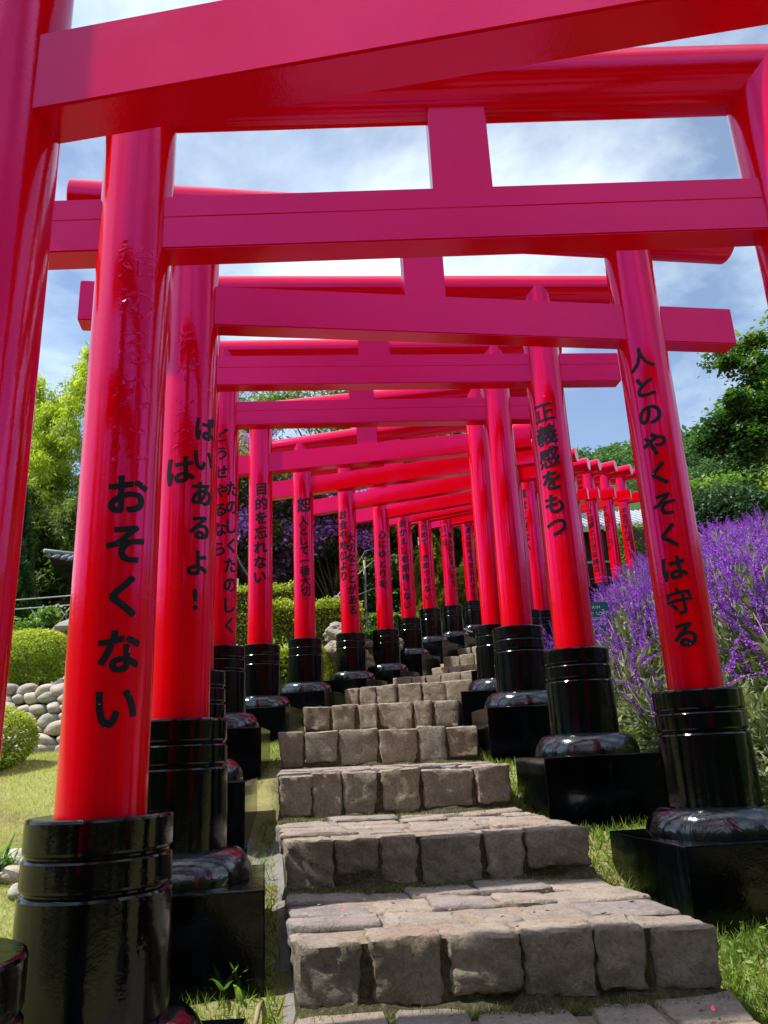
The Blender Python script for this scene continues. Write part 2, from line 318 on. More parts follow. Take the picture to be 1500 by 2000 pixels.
def grid_terrain(name,xs,ys,mat,kind='structure',noise_amp=.02,hf=None,low=0):
    X,Y=np.meshgrid(xs,ys); Z=(hf or carve)(X,Y)+noise_amp*fbm2(X,Y,2.3)-low
    v=np.stack([X,Y,Z],2).reshape(-1,3); nx=len(xs); ny=len(ys)
    i=np.arange(ny-1)[:,None]*nx+np.arange(nx-1)[None]; f=np.stack([i,i+1,i+nx+1,i+nx],2).reshape(-1,4)
    return tag(mesh(name,v,f,mat,None,True),kind=kind)
near=grid_terrain('ground',np.concatenate([np.linspace(-60,-8,27)[:-1],np.linspace(-8,9,171),np.linspace(9,60,27)[1:]]),
   np.concatenate([np.linspace(-45,0,24)[:-1],np.linspace(0,14,141),np.linspace(14,60,70)[1:]]),M['lawn'])
def hill_z(x,y):
    r=np.hypot(x,y); a=np.arctan2(x,y)
    # crest angle by bearing
    deg=np.degrees(a)
    top=np.interp(deg,[-180,-120,-60,-30,-5,12,20,30,50,120,180],[14,12,10,11,11.5,15.6,16.0,15.2,13,12,14])
    top=np.tan(np.radians(top))*132
    t=np.clip((r-48)/(132-48),0,1); t=t*t*(3-2*t)
    base=np.interp(y/np.maximum(r,1),[-1,0,1],[-5,0,8])
    return base+(top-base)*t+fbm2(x*.06,y*.06,1,3)*2.2*t-2.0*(1-t)
rr=np.linspace(46,175,44); aa=np.linspace(-PI,PI,241)
A,Rr=np.meshgrid(aa,rr); X=Rr*np.sin(A); Y=Rr*np.cos(A); Z=hill_z(X,Y)
v=np.stack([X,Y,Z],2).reshape(-1,3); nx=len(aa); i=np.arange(len(rr)-1)[:,None]*nx+np.arange(nx-1)[None]
tag(mesh('hills',v,np.stack([i,i+1,i+nx+1,i+nx],2).reshape(-1,4)[:,::-1].copy(),M['far_ground'],None,True),kind='structure')

# ------------------------------------------------------------------ torii gates
#       x0     y0     yaw    zL     zR     zNuki  zKasagi   (x0,y0 = axis of the left post)
GATES=[[-.997,1.705,-.149,-.353,-.353,1.647,2.497],[-1.007,2.815,.019,-.159,-.002,2.042,2.892],[-1.081,4.044,.158,.2,.256,2.429,3.255],
[-1.431,5.66,.077,.609,.667,2.857,3.731],[-1.59,7.288,.065,.999,1.083,3.229,4.06],[-1.567,9.413,-.135,1.29,1.342,3.497,4.348],[-1.195,10.989,-.261,1.564,1.679,3.712,4.51],
[-.623,12.471,-.367,1.831,1.899,3.918,4.735],[-.067,13.896,-.416,2.078,2.096,4.152,4.97],[.399,15.354,-.482,2.502,2.393,4.484,5.30],[.896,16.724,-.492,2.909,2.907,4.878,5.70],
[1.481,17.999,-.493,3.176,3.173,5.133,5.95],[2.104,19.191,-.529,3.489,3.414,5.492,6.31],[2.851,20.305,-.548,3.806,3.728,5.829,6.64],[3.605,21.387,-.558,4.06,4.007,6.091,6.90],[4.375,22.462,-.567,4.352,4.354,6.382,7.19]]
SPAN,RP,HN,TN,EXT,RK=2.82,.15,.26,.129,.633,.146
# text: gate, side, characters, angle at top, height of first, angle at bottom, height of last, relief?, size
TX=[(1,'L','おそくない',.52,1.103,.52,.342,0,.135),(1,'L','始めるのに',.44,2.105,.5,1.305,1,.15),
(2,'L','は',-.15,1.291,-.15,1.291,0,.145),(2,'L','チャンス',-.13,2.071,-.1,1.477,1,.13),(2,'L','ぱいあるよ!',.80,1.551,.51,.593,0,.125),(2,'L','いっ',.52,1.971,.71,1.757,1,.12),
(4,'L','どうせやるなら',.02,2.084,0,.917,0,.125),(4,'L','たのしくたのしく',.84,1.534,.74,.188,0,.135),
(5,'L','目的を忘れない',.38,1.953,.28,.818,0,.135),(6,'L','恕',.46,1.963,.46,1.963,0,.185),(6,'L','人として一番大切',.36,1.712,.5,.666,0,.12),
(7,'L','お金や地位より',-.1,1.972,-.2,.931,0,.125),(7,'L','大切なことがある',.75,1.568,.75,.362,0,.13),(8,'L','心にゆとりを',.5,1.742,.35,.824,0,.13),
(9,'L','おかえしを期待しない',.25,1.942,.36,.254,0,.13),(10,'L','見ためて きめつけない',.23,1.998,.29,.265,0,.12),
(11,'L','一日一日',-.1,2.027,-.07,1.519,0,.12),(11,'L','を大切にすごそう',.95,1.7,.87,.519,0,.12),(12,'L','謙虚なきもちを忘れずに',.55,1.998,.75,.17,0,.12),
(2,'R','人とのやくそくは守る',-.62,2.011,-.6,.296,0,.13),(3,'R','正義感をもつ',-.51,1.885,-.53,.923,0,.15),(8,'R','度をこさない',-.54,2.03,-.7,1.066,0,.13),
(13,'R','小さな夢と小さな魂の',-.23,2.021,-.24,.342,0,.13),(14,'R','まるは前りのの',-.32,1.949,-.6,.862,0,.12),(15,'R','ほめ行すればいいて',0,1.811,.24,.509,0,.12)]
_gly={}
def glyph(ch,bold):
    if (ch,bold) in _gly: return _gly[(ch,bold)]
    cu=bpy.data.curves.new('g','FONT'); cu.body=ch; cu.size=1.0; cu.resolution_u=3; cu.offset=bold; cu.align_x='LEFT'
    ob=bpy.data.objects.new('g',cu); COL.objects.link(ob); dg=bpy.context.evaluated_depsgraph_get(); dg.update()
    me=bpy.data.meshes.new_from_object(ob.evaluated_get(dg)); bpy.data.objects.remove(ob)
    bm=bmesh.new(); bm.from_mesh(me); bpy.data.meshes.remove(me)
    if len(bm.verts)==0: bm.free(); _gly[(ch,bold)]=None; return None
    xs=[v.co.x for v in bm.verts]; ys=[v.co.y for v in bm.verts]
    cx=(min(xs)+max(xs))/2; cy=(min(ys)+max(ys))/2; s=1.0
    for v in bm.verts:
        v.co.x=(v.co.x-cx)*s; v.co.y=(v.co.y-cy)*s; v.co.z=0
        # brush slant
        v.co.y+=v.co.x*.13; v.co.x-=v.co.y*.04
    for k in range(-7,8):
        bmesh.ops.bisect_plane(bm,geom=bm.verts[:]+bm.edges[:]+bm.faces[:],plane_co=(k*.075,0,0),plane_no=(1,0,0))
    v=np.array([tuple(q.co) for q in bm.verts]); bm.verts.index_update(); f=[tuple(q.index for q in fc.verts) for fc in bm.faces]; bm.free()
    _gly[(ch,bold)]=(v,f); return v,f
def lettering(name,txt,a0,z0,a1,z1,size,mat,parent,relief,rad=RP,far=False):
    n=len(txt); size=size*(1.08 if far else 1)
    for k,ch in enumerate(txt):
        if ch==' ': continue
        t=k/(n-1) if n>1 else 0; a=a0+(a1-a0)*t; z=z0+(z1-z0)*t
        g=glyph(ch,.009 if not relief else .008)
        if g is None: continue
        v,f=g; V=[];F=[]; w=0 if relief else (.027 if far else .021)*(1 if ord(ch)<0x4e00 else .62)
        for c,(ox,oy) in enumerate([(0,0)] if relief else [(-w,-w*.8),(w,-w*.8),(w,w*.8),(-w,w*.8),(0,0)]):     # one broad brush stroke out of overlapping strokes
            x=(v[:,0]+ox)*size*1.2; y=(v[:,1]+oy)*size*1.2
            rr_=rad+.0020+.00025*c
            if relief: rr_=rad+.0011+.0007*fbm2(x*90,y*130,1,k)
            th=a+x/rad; rr_=np.broadcast_to(rr_,th.shape); o=sum(len(q) for q in V)
            V.append(np.stack([rr_*np.sin(th),-rr_*np.cos(th),z+y],1)); F+=[tuple(i+o for i in q) for q in f]
        mesh(name,np.concatenate(V),F,mat,parent)
def cyl(r,z0,z1,seg=64,rings=1):
    bm=bmesh.new(); add_lathe(bm,[(r,z0+(z1-z0)*k/rings) for k in range(rings+1)],seg); bm.faces.ensure_lookup_table(); bmesh.ops.recalc_face_normals(bm,faces=bm.faces); return bm
PROF=[(.10,.0),(.228,.0),(.236,-.004),(.239,-.012),(.239,-.098),(.236,-.106),(.228,-.112),(.228,-.118),(.236,-.124),(.240,-.130),(.241,-.205),(.238,-.213),(.229,-.219),(.229,-.225),(.238,-.232),(.243,-.240),(.246,-.597)]+[(.262+.108*math.sin(t*PI/24),-.742+.142*math.cos(t*PI/24)) for t in range(13)]+[(.10,-.742)]
def nuki_mesh(groove):
    bm=bmesh.new(); x0,x1=-EXT,SPAN+EXT; h=TN/2
    if groove:
        prof=[(-h,0),(-h,.148),(-h+.004,.151),(-h+.004,.155),(-h,.158),(-h,HN),(h,HN),(h,0)]
    else: prof=[(-h,0),(-h,HN),(h,HN),(h,0)]
    a=[bm.verts.new((x0,y,z)) for y,z in prof]; b_=[bm.verts.new((x1,y,z)) for y,z in prof]; n_=len(prof)
    for k in range(n_): bm.faces.new((a[k],a[(k+1)%n_],b_[(k+1)%n_],b_[k]))
    bm.faces.new(a[::-1]); bm.faces.new(b_); bmesh.ops.recalc_face_normals(bm,faces=bm.faces)
    eds=[e for e in bm.edges if e.calc_face_angle(0)>1.2 and not(groove and any(-h<v.co.y<h and .14<v.co.z<.16 for v in e.verts))]
    eds=[e for e in eds if all(v.co.z in (0,) or abs(v.co.z-HN)<1e-6 or abs(v.co.z)<1e-6 for v in e.verts) ]
    bmesh.ops.bevel(bm,geom=eds,offset=.006,segments=2,affect='EDGES'); return bm
LAB=['torii gate closest to the camera, its left post cut by the picture edge','torii gate whose left post reads おそくない in five large black characters','torii gate whose right post carries the longest line of black characters, ten of them',
'torii gate whose right post carries six characters ending high above its pedestal','torii gate whose left post has two narrow kana columns, close behind the second left post','torii gate whose left post reads 目的を忘れない, purple blossom visible on both sides of it','torii gate whose left post starts with one large bold character above smaller ones',
'torii gate whose left post has two columns of characters, purple tree beside it','torii gate whose left post carries six characters and stands right of the boulders','torii gate whose left post carries ten evenly spaced characters','torii gate whose left post has a gap after its fourth character',
'torii gate whose left post has a short four character column beside a longer one','torii gate with the rightmost left post seen before the big right posts hide the rest','far torii gate past the bend, nearest of the three right posts above the purple sage',
'far torii gate past the bend, middle one of the three right posts above the sage','farthest torii gate, its right post foot hidden by purple sage flowers']
shared={}
for gi,(x0,y0,yaw,zl,zr,zn,zk) in enumerate(GATES):
    root=tag(empty('torii_gate',(x0,y0,zl-.743),yaw),LAB[gi],'torii gate','torii gates over the stone steps')
    zb=zl-.743
    for s,(sx,z0) in {'L':(0,zl),'R':(SPAN,zr)}.items():
        p=frombm('post',cyl(RP,z0-.002-zb,zk-.01-zb,72 if gi<5 else 40,1),M['red'],root,'auto'); p.location=(sx,0,0)
        if 'ped' not in shared:
            bm=bmesh.new(); add_lathe(bm,PROF,96); bmesh.ops.recalc_face_normals(bm,faces=bm.faces)
            for fc in bm.faces:
                if -.735<fc.calc_center_median().z<-.600: fc.material_index=1
            o=frombm('pedestal',bm,None,root,'auto',[M['black'],M['blackdome']]); shared['ped']=o.data
            bm=bmesh.new(); add_box(bm,(-.43,-.43,-1.3),(.43,.43,-.743),.008); q=frombm('plinth',bm,M['black'],o,'auto'); shared['pl']=q.data
        else:
            o=link(bpy.data.objects.new('pedestal',shared['ped']),root); q=link(bpy.data.objects.new('plinth',shared['pl']),o)
        o.location=(sx,0,z0-zb)
        for (g,side,txt,a0,h0,a1,h1,rel,size) in TX:
            if g==gi and side==s:
                lettering('relief_character' if rel else 'character',txt,a0,z0+h0-zb,a1,z0+h1-zb,size,M['red_relief'] if rel else M['ink'],p,rel,far=gi>4)
    gk='g' if gi in (1,3,4) else 'n'
    if gk not in shared: o=frombm('crossbeam',nuki_mesh(gk=='g'),M['red'],root,'auto'); shared[gk]=o.data
    else: o=link(bpy.data.objects.new('crossbeam',shared[gk]),root)
    o.location=(0,0,zn-zb)
    if 'k' not in shared:
        bm=bmesh.new(); sg=72; e=EXT+.10
        pr=[(.0,-e),(RK-.006,-e),(RK,-e+.006),(RK,SPAN+e-.006),(RK-.006,SPAN+e)]
        rings=[[bm.verts.new((z,r*math.cos(2*PI*k/sg),r*math.sin(2*PI*k/sg))) for k in range(sg)] for r,z in pr[1:]]
        for a,b_ in zip(rings,rings[1:]):
            for k in range(sg): bm.faces.new((a[k],a[(k+1)%sg],b_[(k+1)%sg],b_[k]))
        bm.faces.new(rings[0][::-1]); bm.faces.new(rings[-1]); bmesh.ops.recalc_face_normals(bm,faces=bm.faces)
        o=frombm('top_beam',bm,M['red'],root,'auto'); shared['k']=o.data
    else: o=link(bpy.data.objects.new('top_beam',shared['k']),root)
    o.location=(0,0,zk-zb)
    bm=bmesh.new(); add_box(bm,(SPAN/2-.13,-.05,zn+HN-.002-zb),(SPAN/2+.13,.05,zk-RK*.6-zb),.005); frombm('strut',bm,M['red'],root,'auto')

# ------------------------------------------------------------------ stone steps
#  left x,y  right x,y  tread z
steps=tag(empty('stone_steps',(0,0,0)),kind='structure')
def stone_block(name,q,zt,zb,mat,tap=.02,div=3,rough=.012,lip=.0,seed=0):
    """q: four plan corners (front-left, front-right, back-right, back-left)"""
    bm=bmesh.new(); T=[bm.verts.new((p[0],p[1],zt+random.uniform(-.010,.010))) for p in q]
    c=Vector((sum(p[0] for p in q)/4,sum(p[1] for p in q)/4,0)); B=[]
    for k,p in enumerate(q):
        t=random.uniform(0,tap)*(2.6 if random.random()<.18 else 1); B.append(bm.verts.new((p[0]+(c.x-p[0])*t*2.2,p[1]+(c.y-p[1])*t*.4+(.012 if k<2 else 0),zb+random.uniform(0,.012))))
    bm.faces.new(T); bm.faces.new(B[::-1])
    for k in range(4): bm.faces.new((T[k],B[k],B[(k+1)%4],T[(k+1)%4]))
    bmesh.ops.recalc_face_normals(bm,faces=bm.faces)
    if div>0:
        bmesh.ops.bevel(bm,geom=list(bm.edges),offset=.011,segments=1,affect='EDGES')
        bmesh.ops.subdivide_edges(bm,edges=[e for e in bm.edges if e.calc_length()>.05],cuts=div,use_grid_fill=True)
        bm.normal_update()
        for v in bm.verts:
            p=v.co; q_=p+Vector((seed*1.7,0,seed*.6))
            d=.6*NZ.noise(q_*9)+1.1*NZ.noise(q_*21)+.9*NZ.noise(q_*47)
            v.co=p+v.normal*d*rough*(.5 if v.normal.z>.7 else 1)
    o=frombm(name,bm,mat,steps,None)
    if div>0:
        o.data.polygons.foreach_set('use_smooth',np.ones(len(o.data.polygons),bool)); o.data.set_sharp_from_angle(angle=R(50))
    return o
def lerp(a,b_,t): return (a[0]+(b_[0]-a[0])*t,a[1]+(b_[1]-a[1])*t)
for si in range(len(ST)-1):
    l0,r0_,z=ST[si]; l1,r1,z1=ST[si+1]; zb=ST[si-1][2] if si else z-.25
    near_=si<=5; depth=math.hypot(l1[0]-l0[0],l1[1]-l0[1])
    nrow=max(2,round(depth/.27)) if 1<=si<=5 else 1
    back=.26/depth if nrow==1 else 1
    for r in range(nrow):
        if r==0: t0,t1=0,min(1,(.24)/depth)
        else:
            f0=.24/depth; t0=f0+(1-f0)*(r-1)/(nrow-1); t1=f0+(1-f0)*r/(nrow-1)+(.03 if r==nrow-1 else 0)
        A0,B0,A1,B1=lerp(l0,l1,t0),lerp(r0_,r1,t0),lerp(l0,l1,t1),lerp(r0_,r1,t1)
        if r==0: A1,B1=lerp(l0,l1,t1),lerp(r0_,r1,t1)
        nc=random.choice([6,6,7]) if r==0 else random.choice([4,5,5,6])
        ws=np.array([random.uniform(.7,1.35) for _ in range(nc)]); cs=np.concatenate([[0],np.cumsum(ws/ws.sum())])
        wid=math.hypot(B0[0]-A0[0],B0[1]-A0[1])
        for c_ in range(nc):
            gp=(random.uniform(.002,.009) if random.random()<.7 else random.uniform(.012,.026))/wid; a,b_=cs[c_]+gp*(c_>0),cs[c_+1]-gp*(c_<nc-1)
            g2=random.uniform(.008,.03)/depth if r>0 else 0; g3=random.uniform(.008,.03)/depth
            j=lambda: random.uniform(-.022,.022)*(1 if r else .5)
            def P_(s_,t_):
                p=lerp(lerp(l0,l1,t_),lerp(r0_,r1,t_),s_); return (p[0]+j(),p[1]+(j() if r else random.uniform(-.012,.02)))
            q=[P_(a,t0+g2),P_(b_,t0+g2),P_(b_,t1-g3),P_(a,t1-g3)]
            if r==0: stone_block('stone',q,z+random.uniform(-.008,.010),zb+(random.uniform(-.01,.03) if random.random()>.3 else random.uniform(.03,.085)),M['step'],tap=.06,div=8 if si<6 else (5 if si<9 else 2),rough=.012,seed=si*40+c_)
            else: stone_block('stone',q,z+random.uniform(-.010,.008)+.012*r/nrow,z-.10,M['slab'],tap=.03,div=5,rough=.006,seed=si*40+r*7+c_)
    # core: dark soil front and sides, sandy joints on top
    ins=.035; e0=.036/depth
    zl=float(min(ground_z(l0[0],l0[1]),zb))-.35
    a=lerp(lerp(l0,l1,e0),lerp(r0_,r1,e0),.012); b_=lerp(lerp(l0,l1,e0),lerp(r0_,r1,e0),.988)
    c=lerp(lerp(l0,l1,1+.08),lerp(r0_,r1,1+.08),.988); d=lerp(lerp(l0,l1,1+.08),lerp(r0_,r1,1+.08),.012)
    n_=24 if si<6 else 8; m_=16 if si<6 else 4; V=[];F=[];MI=[]
    zt=z-.011 if nrow>1 else z-.03
    for jy in range(m_+1):
        for ix in range(n_+1):
            p=lerp(lerp(a,b_,ix/n_),lerp(d,c,ix/n_),jy/m_); V.append((p[0],p[1],zt+.006*float(fbm2(p[0]*9,p[1]*9,1,si))))
    for jy in range(m_):
        for ix in range(n_): q=jy*(n_+1)+ix; F.append((q,q+1,q+n_+2,q+n_+1)); MI.append(0)
    rim=[ix for ix in range(n_+1)]+[jy*(n_+1)+n_ for jy in range(1,m_+1)]+[m_*(n_+1)+ix for ix in range(n_-1,-1,-1)]+[jy*(n_+1) for jy in range(m_-1,0,-1)]
    o_=len(V)
    for q in rim: V.append((V[q][0],V[q][1],zl))
    for k in range(len(rim)): k2=(k+1)%len(rim); F.append((rim[k],o_+k,o_+k2,rim[k2])); MI.append(1)
    o=mesh('joint_soil',V,F,None,steps,False,None,[M['sand'],M['moss_soil']],MI)
    # moss and litter wedge at the riser's foot
    if 1<=si<=9:
        mb=[];mf=[];K=40
        for k in range(K+1):
            t=.0+k/K*1.0; p=lerp(l0,r0_,t); w=.045+.03*float(fbm2(np.array(p[0]*7.),np.array(p[1]*7.),1,si)); hgt=.03+.025*float(fbm2(np.array(p[0]*11.),np.array(3.),1,si+4))
            mb+=[(p[0],p[1]-max(.012,w)-.02,zb-.012),(p[0],p[1]-.012,zb+max(.008,hgt*.5)),(p[0],p[1]+.03,zb+max(.02,hgt))]
        for k in range(K): mf+=[(3*k,3*k+3,3*k+4,3*k+1),(3*k+1,3*k+4,3*k+5,3*k+2)]
        tag(mesh('moss',mb,mf,M['moss_soil'],steps,True),kind='stuff')
        n_g=2200 if si<6 else 400
        t=rng.random(n_g); px=l0[0]+(r0_[0]-l0[0])*t; py=l0[1]+(r0_[1]-l0[1])*t-.03+rng.normal(size=n_g)*.022
        pos=np.stack([px,py,np.full(n_g,zb-.004)],1); d_=rng.normal(size=(n_g,3))*.8; d_[:,2]=np.abs(d_[:,2])+.35
        tag(scatter('moss_tufts',BLADE,pos,rots_dir(d_),.018+.028*rng.random(n_g),M['mossblade'] if 'mossblade' in M else M['olive'],steps),kind='stuff')
# dry litter on the treads
n=420; k=rng.integers(1,5,n); t=rng.random(n)**2; u_=rng.random(n)
px=[];py=[];pz=[]
for kk,tt,uu in zip(k,t,u_):
    (l0,r0_,z),(l1,r1,_)=ST[kk],ST[kk+1]; tt=1-tt*.9; a=lerp(l0,l1,tt); b_=lerp(r0_,r1,tt); p=lerp(a,b_,uu*.96+.02); px.append(p[0]);py.append(p[1]-.03);pz.append(z+.012)
d=rng.normal(size=(n,3)); d[:,2]*=.12
tag(scatter('dry_litter',LANCE,np.stack([px,py,pz],1),rots_dir(d),.016+.022*rng.random(n),M['twig'],steps),kind='stuff')
# gutter beside the steps
v=[];f=[]
gp=[(-.56,1.6),(-.60,2.4),(-.585,3.1),(-.66,3.9),(-.80,4.9),(-.93,5.6)]
for k,(x,y) in enumerate(gp):
    z=float(ground_z(x,y)); v+=[(x-.085,y,z+.012),(x-.02,y,z-.015),(x+.07,y,z-.01),(x+.22,y,z+.03)]
for k in range(len(gp)-1):
    for j_ in range(3): a=4*k+j_; f.append((a,a+1,a+5,a+4))
tag(mesh('gutter',v,f,M['concrete'],None,True),'narrow stained concrete gutter between the steps and the left plinths','gutter')
# ------------------------------------------------------------------ rubble wall on the left
wall=tag(empty('rubble_wall',(-4.4,9.3,.3)),'low retaining wall of pale rounded river stones across the lawn','wall')
def pebble_me(seed,sub=3):
    bm=bmesh.new(); bmesh.ops.create_icosphere(bm,subdivisions=sub,radius=1)
    for v in bm.verts:
        p=v.co.normalized(); k=seed
        d=1+.13*math.sin(p.x*2.3+k)*math.cos(p.y*2.9+k*1.7)+.09*math.sin(p.z*3.7+k*2+p.x*2)+.03*math.sin(p.y*9+k)
        q=p*d; v.co=Vector((math.copysign(abs(q.x)**.88,q.x),math.copysign(abs(q.y)**.88,q.y),math.copysign(abs(q.z)**.88,q.z)))
    me=bpy.data.meshes.new('stone'); bm.to_mesh(me); bm.free(); me.materials.append(M['cobble']); me.polygons.foreach_set('use_smooth',np.ones(len(me.polygons),bool)); return me
PEB=[pebble_me(k*1.9+.4) for k in range(7)]
def rugged_me(seed):
    from mathutils import noise as mn
    bm=bmesh.new(); bmesh.ops.create_icosphere(bm,subdivisions=4,radius=1)
    for v in bm.verts:
        p=v.co.copy(); q=p+Vector((seed*5.1,seed*2.3,0)); v.co=p*(1+.42*mn.noise(q*1.1)+.20*mn.noise(q*2.6)+.09*mn.noise(q*6)+.05*mn.noise(q*13))
        v.co.z=max(v.co.z,-.7)
    me=bpy.data.meshes.new('boulder'); bm.to_mesh(me); bm.free(); me.materials.append(M['rock']); return me
M['rock']=mat_stone('beige_rugged_rock',[(0.46,0.40,0.33),(0.52,0.48,0.42),(0.42,0.34,0.26)],0.1,0.0,0.8)
def put_stone(name,parent,p,s,rz,seed=None,tilt=.25):
    o=bpy.data.objects.new(name,PEB[random.randrange(7) if seed is None else seed])
    o.location=p; o.scale=s; o.rotation_euler=(random.uniform(-tilt,tilt),random.uniform(-tilt,tilt),rz); return link(o,parent)
for row in range(7):
    x=-6.6
    while x<-2.75:
        w=random.uniform(.07,.155)*(1.15-.05*row); x+=w
        yy=9.35-.12*(x+4)-.10+row*.035; zz=float(ground_z(x,yy-.35))+.05+row*.112+random.uniform(-.025,.025)
        put_stone('stone',wall,(x+4.4,yy-9.3,zz-.3),(w*1.06,random.uniform(.10,.14),random.uniform(.065,.095)),random.uniform(-.3,.3)); x+=w*.95
bmv=[];bmf=[]
for k in range(13):
    x=-6.8+k*.34; yy=9.35-.12*(x+4); zb_=float(ground_z(x,yy-.4))-.2
    bmv+=[(x+4.4,yy-9.3-.03,zb_-.3),(x+4.4,yy-9.3+.18,zb_-.3+.93),(x+4.4,yy-9.3+.5,zb_-.3+.95)]
for k in range(12): bmf+=[(3*k,3*k+3,3*k+4,3*k+1),(3*k+1,3*k+4,3*k+5,3*k+2)]
mesh('earth_backing',bmv,bmf,M['moss_soil'],wall,True)
# low edging stones and plants at the left of the lawn
for k,(x,y,s) in enumerate([(-2.27,5.05,.10),(-2.40,5.22,.10),(-2.16,4.83,.07),(-2.52,4.62,.12),(-2.62,4.45,.10),(-2.45,5.38,.07)]):
    o=tag(put_stone('edging_stone',None,(x,y,float(ground_z(x,y))+.03),(s*1.25,s*.8,s*.6),.8+k*.4),['pale grey stone edging the strap leaved plants','flat stone beside the strap leaved plants, second from its tip','small stone at the near tip of the plant edging','round beige stone at the picture edge below the strap leaved plants','smooth stone lowest in the plant edging at the picture edge','small stone at the far end of the plant edging'][k],'stone','stones edging the small plant bed')
def strap_plant(x,y,n,h,label,mat='strap'):
    z=float(ground_z(x,y)); r=tag(empty('leafy_plant',(x,y,z)),label,'plant')
    V=[];F=[];T=[]
    for k in range(n):
        a=random.uniform(0,2*PI); L_=h*random.uniform(.5,1.15); le=random.uniform(.25,.9); w=random.uniform(.010,.018)*(h/.3)
        ox,oy=random.gauss(0,.05)*h/.3,random.gauss(0,.05)*h/.3; t0=random.random()
        for j in range(6):
            t=j/5; rr=L_*le*t**1.3; zz=L_*(t-.38*le*t*t*1.3); ww=w*(1-t**2.2)+.001
            cx,cy=ox+rr*math.cos(a),oy+rr*math.sin(a); V+=[(cx-ww*math.sin(a),cy+ww*math.cos(a),zz),(cx+ww*math.sin(a),cy-ww*math.cos(a),zz)]; T+=[t0,t0]
        o=len(V)-12
        for j in range(5): F.append((o+2*j,o+2*j+1,o+2*j+3,o+2*j+2))
    mesh('leaves',V,F,M[mat],r,False,T); return r
strap_plant(-2.50,5.02,60,.36,'clump of strap leaved plants inside the stone edging on the lawn')
strap_plant(-2.72,4.85,50,.42,'taller strap leaved clump cut by the picture edge')
strap_plant(-2.36,5.12,30,.22,'small low leafy plant at the tip of the stone edging')
strap_plant(-.72,3.72,34,.22,'small green weed tuft between a black plinth and the steps')
strap_plant(-.74,4.35,18,.15,'sparse weed sprig beside the lower stone steps')
strap_plant(-.68,2.95,12,.12,'tiny weed low in the gutter gap')
for nm,(x,y,L_,a,t) in enumerate([(-.575,3.35,.30,1.62,.02),(-.66,2.95,.22,.5,.03)]):
    z=float(ground_z(x,y))+.05; vf=tube([(x,y,z),(x+L_*.5*math.cos(a),y+L_*.5*math.sin(a),z+.03+t*.4),(x+L_*math.cos(a),y+L_*math.sin(a),z+t)],[.010,.012,.004],6)
    tag(mesh('dry_stick',vf[0],vf[1],M['twig'],None,True),['dry split cane lying against the step side in the gutter','thin dark twig lying across the gutter'][nm],'stick')
for k,(x,y,z,a) in enumerate([(-.27,3.62,-.628,.3),(1.02,2.98,-.875,1.2),(-.52,2.62,-1.13,2.0)]):
    V=[(0,0,.004),(.012,.006,.008),(.026,0,.012),(.012,-.006,.005)]
    o=mesh('petal',V,[(0,1,2,3)],M['petal']); o.location=(x,y,z); o.rotation_euler=(0,0,a); o.scale=(1.3,1.3,1.3)
    tag(o,['pink petal lying on the broad lower tread','red petal at the foot of the riser on the lowest tread','red petal fallen beside the gutter'][k],'petal')

# ------------------------------------------------------------------ clipped and leafy things
def shrub(name,label,cat,c,r,n,leaf,mat,group=None,flatb=True,tw=None,up=.6,clumps=0,shell=.86,parent_kind=None):
    z0=float(ground_z(c[0],c[1])); root=tag(empty(name,(c[0],c[1],z0)),label,cat,group)
    cz=c[2]-z0
    if clumps:
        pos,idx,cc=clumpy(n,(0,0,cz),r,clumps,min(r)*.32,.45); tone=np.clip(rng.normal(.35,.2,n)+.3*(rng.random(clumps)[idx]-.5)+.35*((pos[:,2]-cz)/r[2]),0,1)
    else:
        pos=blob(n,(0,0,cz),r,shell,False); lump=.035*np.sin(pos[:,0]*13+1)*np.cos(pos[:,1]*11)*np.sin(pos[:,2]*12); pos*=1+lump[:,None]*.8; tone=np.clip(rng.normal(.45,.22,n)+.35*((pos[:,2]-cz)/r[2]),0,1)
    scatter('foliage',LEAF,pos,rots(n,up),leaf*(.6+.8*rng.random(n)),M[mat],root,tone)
    mb=MB()
    for k in range(tw or 5):
        a=k*2.4; mb.add(tube([(.04*math.cos(a),.04*math.sin(a),-.1),(r[0]*.3*math.cos(a),r[1]*.3*math.sin(a),cz*.5+.02),(r[0]*.62*math.cos(a),r[1]*.62*math.sin(a),cz+r[2]*.45*math.sin(k*1.7))],[.028,.018,.006],5))
    mb.build('trunk',M['bark'],root); return root
shrub('clipped_shrub','round clipped yellow green shrub on top of the river stone wall','shrub',(-4.72,10.35,1.42),(.56,.5,.36),15000,.034,'box')
shrub('clipped_shrub','small rounded shrub at the foot of the stone wall, cut by the picture edge','shrub',(-3.90,7.9,.30),(.38,.36,.30),8000,.032,'box')
shrub('clipped_shrub','low bright shrub between the trimmed hedge and the boulders','shrub',(-1.42,12.9,1.35),(.42,.4,.55),9000,.035,'box')
shrub('clipped_shrub','small shrub behind a black pedestal beside the boulders','shrub',(-.88,13.3,1.45),(.2,.22,.46),3500,.035,'box')
